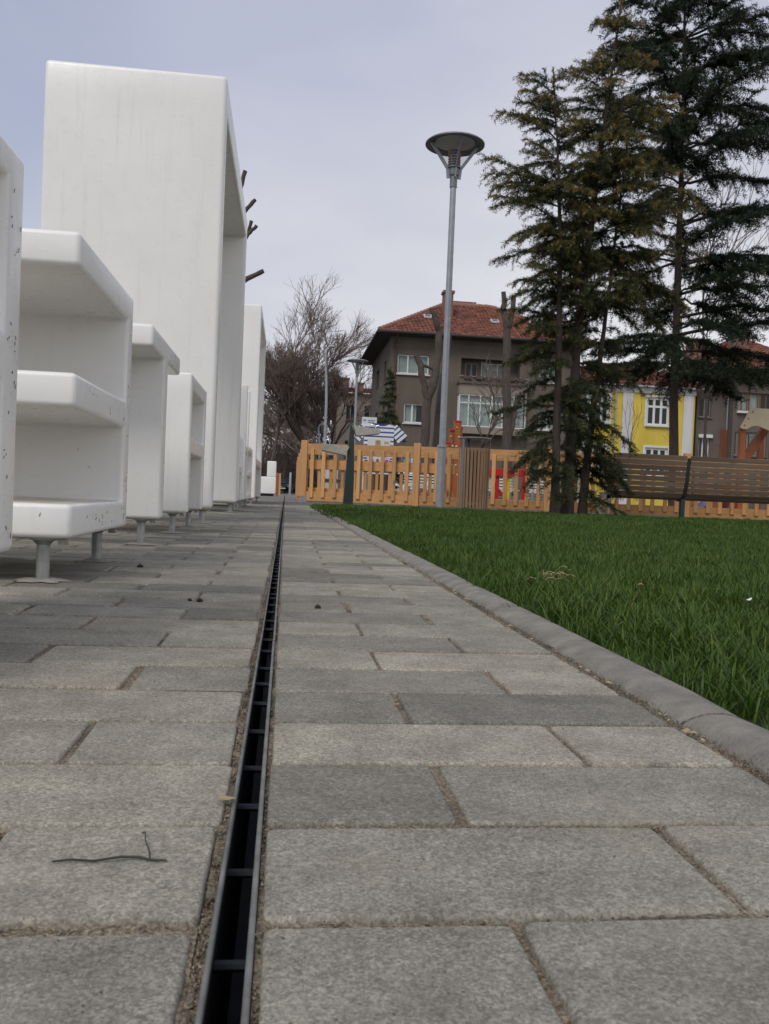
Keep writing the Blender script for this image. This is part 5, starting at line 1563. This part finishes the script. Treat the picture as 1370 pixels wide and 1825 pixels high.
# ------------------------------------------------------------------ small litter
tw = thing('pine_twig', 'thin dark green forked twig lying on a paver left of the drain', 'twig', (-.075, .41, .002))
mb = MB(); mb.tube([(-.1005, .4085, .0022), (-.092, .4095, .0026), (-.082, .4088, .0022), (-.07, .4112, .003), (-.062, .4118, .0026), (-.056, .4095, .0022), (-.0485, .4092, .002)], [.0005, .0006, .0006, .00065, .0007, .0007, .0005], 6); mb.build('stem', M['greentwig'], tw, smooth=60)
mb = MB(); mb.tube([(-.0565, .4100, .0022), (-.0575, .4150, .0035), (-.0612, .4260, .0045), (-.0630, .4370, .0040), (-.0640, .4420, .0025), (-.0655, .4430, .0015)], [.0005, .00042, .00036, .00034, .0004, .0003], 5); mb.build('side_stem', M['greentwig'], tw, smooth=60)
def leaf_bit(name, label, x, y, z, L, W, rz, mat, cat='leaf', curl=.3):
    t = bpy.data.objects.new(name, None); bpy.data.objects.remove(t)
    vs = []; fs = []; n = 5
    for i in range(n + 1):
        f = i / n; w_ = W * math.sin(math.pi * min(.97, max(.05, f))) ** .7; zz = z + L * curl * (f - .5) ** 2 * 2
        for s_, k in ((-1, .3), (0, 0), (1, .3)): vs.append((L * (f - .5), s_ * w_ / 2, zz + k * w_ * .35))
    for i in range(n):
        for k in range(2): fs.append((i * 3 + k, i * 3 + k + 1, i * 3 + k + 4, i * 3 + k + 3))
    me = bpy.data.meshes.new(name); me.from_pydata(vs, [], fs)
    for p in me.polygons: p.use_smooth = True
    o = link(name, me, mat); o.location = (x, y, 0); o.rotation_euler = (0, 0, rz)
    tag(o, label, cat); return o
leaf_bit('seed_scale', 'small orange seed scale in a joint between the pavers right of the drain', .1003, .716, .0015, .0065, .0042, .5, M['leaf'])
leaf_bit('needle_bit', 'dark needle bit on a paver near the kerb', .262, .560, .001, .016, .0016, -.35, M['greentwig'], 'twig', .2)
leaf_bit('dry_leaf', 'dry tan leaf fragment caught on the left drain rail', -.0262, .487, .003, .013, .006, -.5, M['straw'])
leaf_bit('white_scrap', 'small crumpled white scrap lying in the grass on the right', .775, 1.355, .026, .02, .010, .3, M['paper'], 'scrap', .5)
leaf_bit('tan_leaf', 'tan dry leaf standing among the grass blades right of the kerb', .66, 1.52, .03, .022, .012, 1.2, M['leaf'])
g_ = random.Random(4); mb = MB()
for i in range(60):
    x = KX0 - .007 + g_.gauss(0, .004); y = .5 + 3.2 * g_.random(); L = g_.uniform(.002, .0055); a = g_.uniform(0, 6.283); c, s_ = math.cos(a), math.sin(a)
    pts = [(-1, 0, .2), (-.4, .45, .5), (.5, .4, .6), (1, 0, .3), (.5, -.4, .5), (-.4, -.45, .4), (0, 0, .95)]
    mb.add([(x + L * (px * c - py * s_), y + L * (px * s_ + py * c), .0005 + L * pz * .7) for px, py, pz in pts], [(k, (k + 1) % 6, 6) for k in range(6)])
tag(mb.build('seed_husks', M['straw'], None), 'pale dry seed husks lying in the sand along the kerb', 'husks', kind='stuff')
for x, y, s, lb_ in ((-.126, 1.362, .006, 'larger of two dark pebbles close together left of the drain'), (-.142, 1.37, .004, 'smaller of two dark pebbles close together left of the drain'), (.057, 1.32, .006, 'dark pebble on the narrow paving between drain and kerb'), (-.305, 1.9, .008, 'dark pebble near the feet of the E-shaped white block')):
    mb = MB(); n = 7
    gg = random.Random(int(x * 1e4)); mb.lathe((0, 0, 0), [(0, -.2), (.8, .0), (.9, .35), (.5, .8), (0, .95)], 7)
    mb.v = [(a * s + gg.gauss(0, .08 * s), b * s + gg.gauss(0, .08 * s), c * s) for a, b, c in mb.v]
    o = mb.build('dark_pebble', M['debris'], None); o.location = (x, y, 0); tag(o, lb_, 'pebble', 'dark pebbles on the paving')
# dry grass clump
mb = MB(); cen = Vector((.56, 1.72, .026))
for i in range(16):
    d = Vector((g_.gauss(0, 1), g_.gauss(0, 1), g_.gauss(.15, .4))).normalized(); p = cen + Vector((g_.gauss(0, .02), g_.gauss(0, .02), g_.gauss(0, .008))); L = g_.uniform(.02, .04)
    mb.tube([p - d * L / 2, p + Vector((0, 0, .006)), p + d * L / 2], .0007, 3)
tag(mb.build('dry_grass_clump', M['straw'], None, fix=False), 'small tangled clump of dry straw lying on the lawn near the kerb', 'straw')
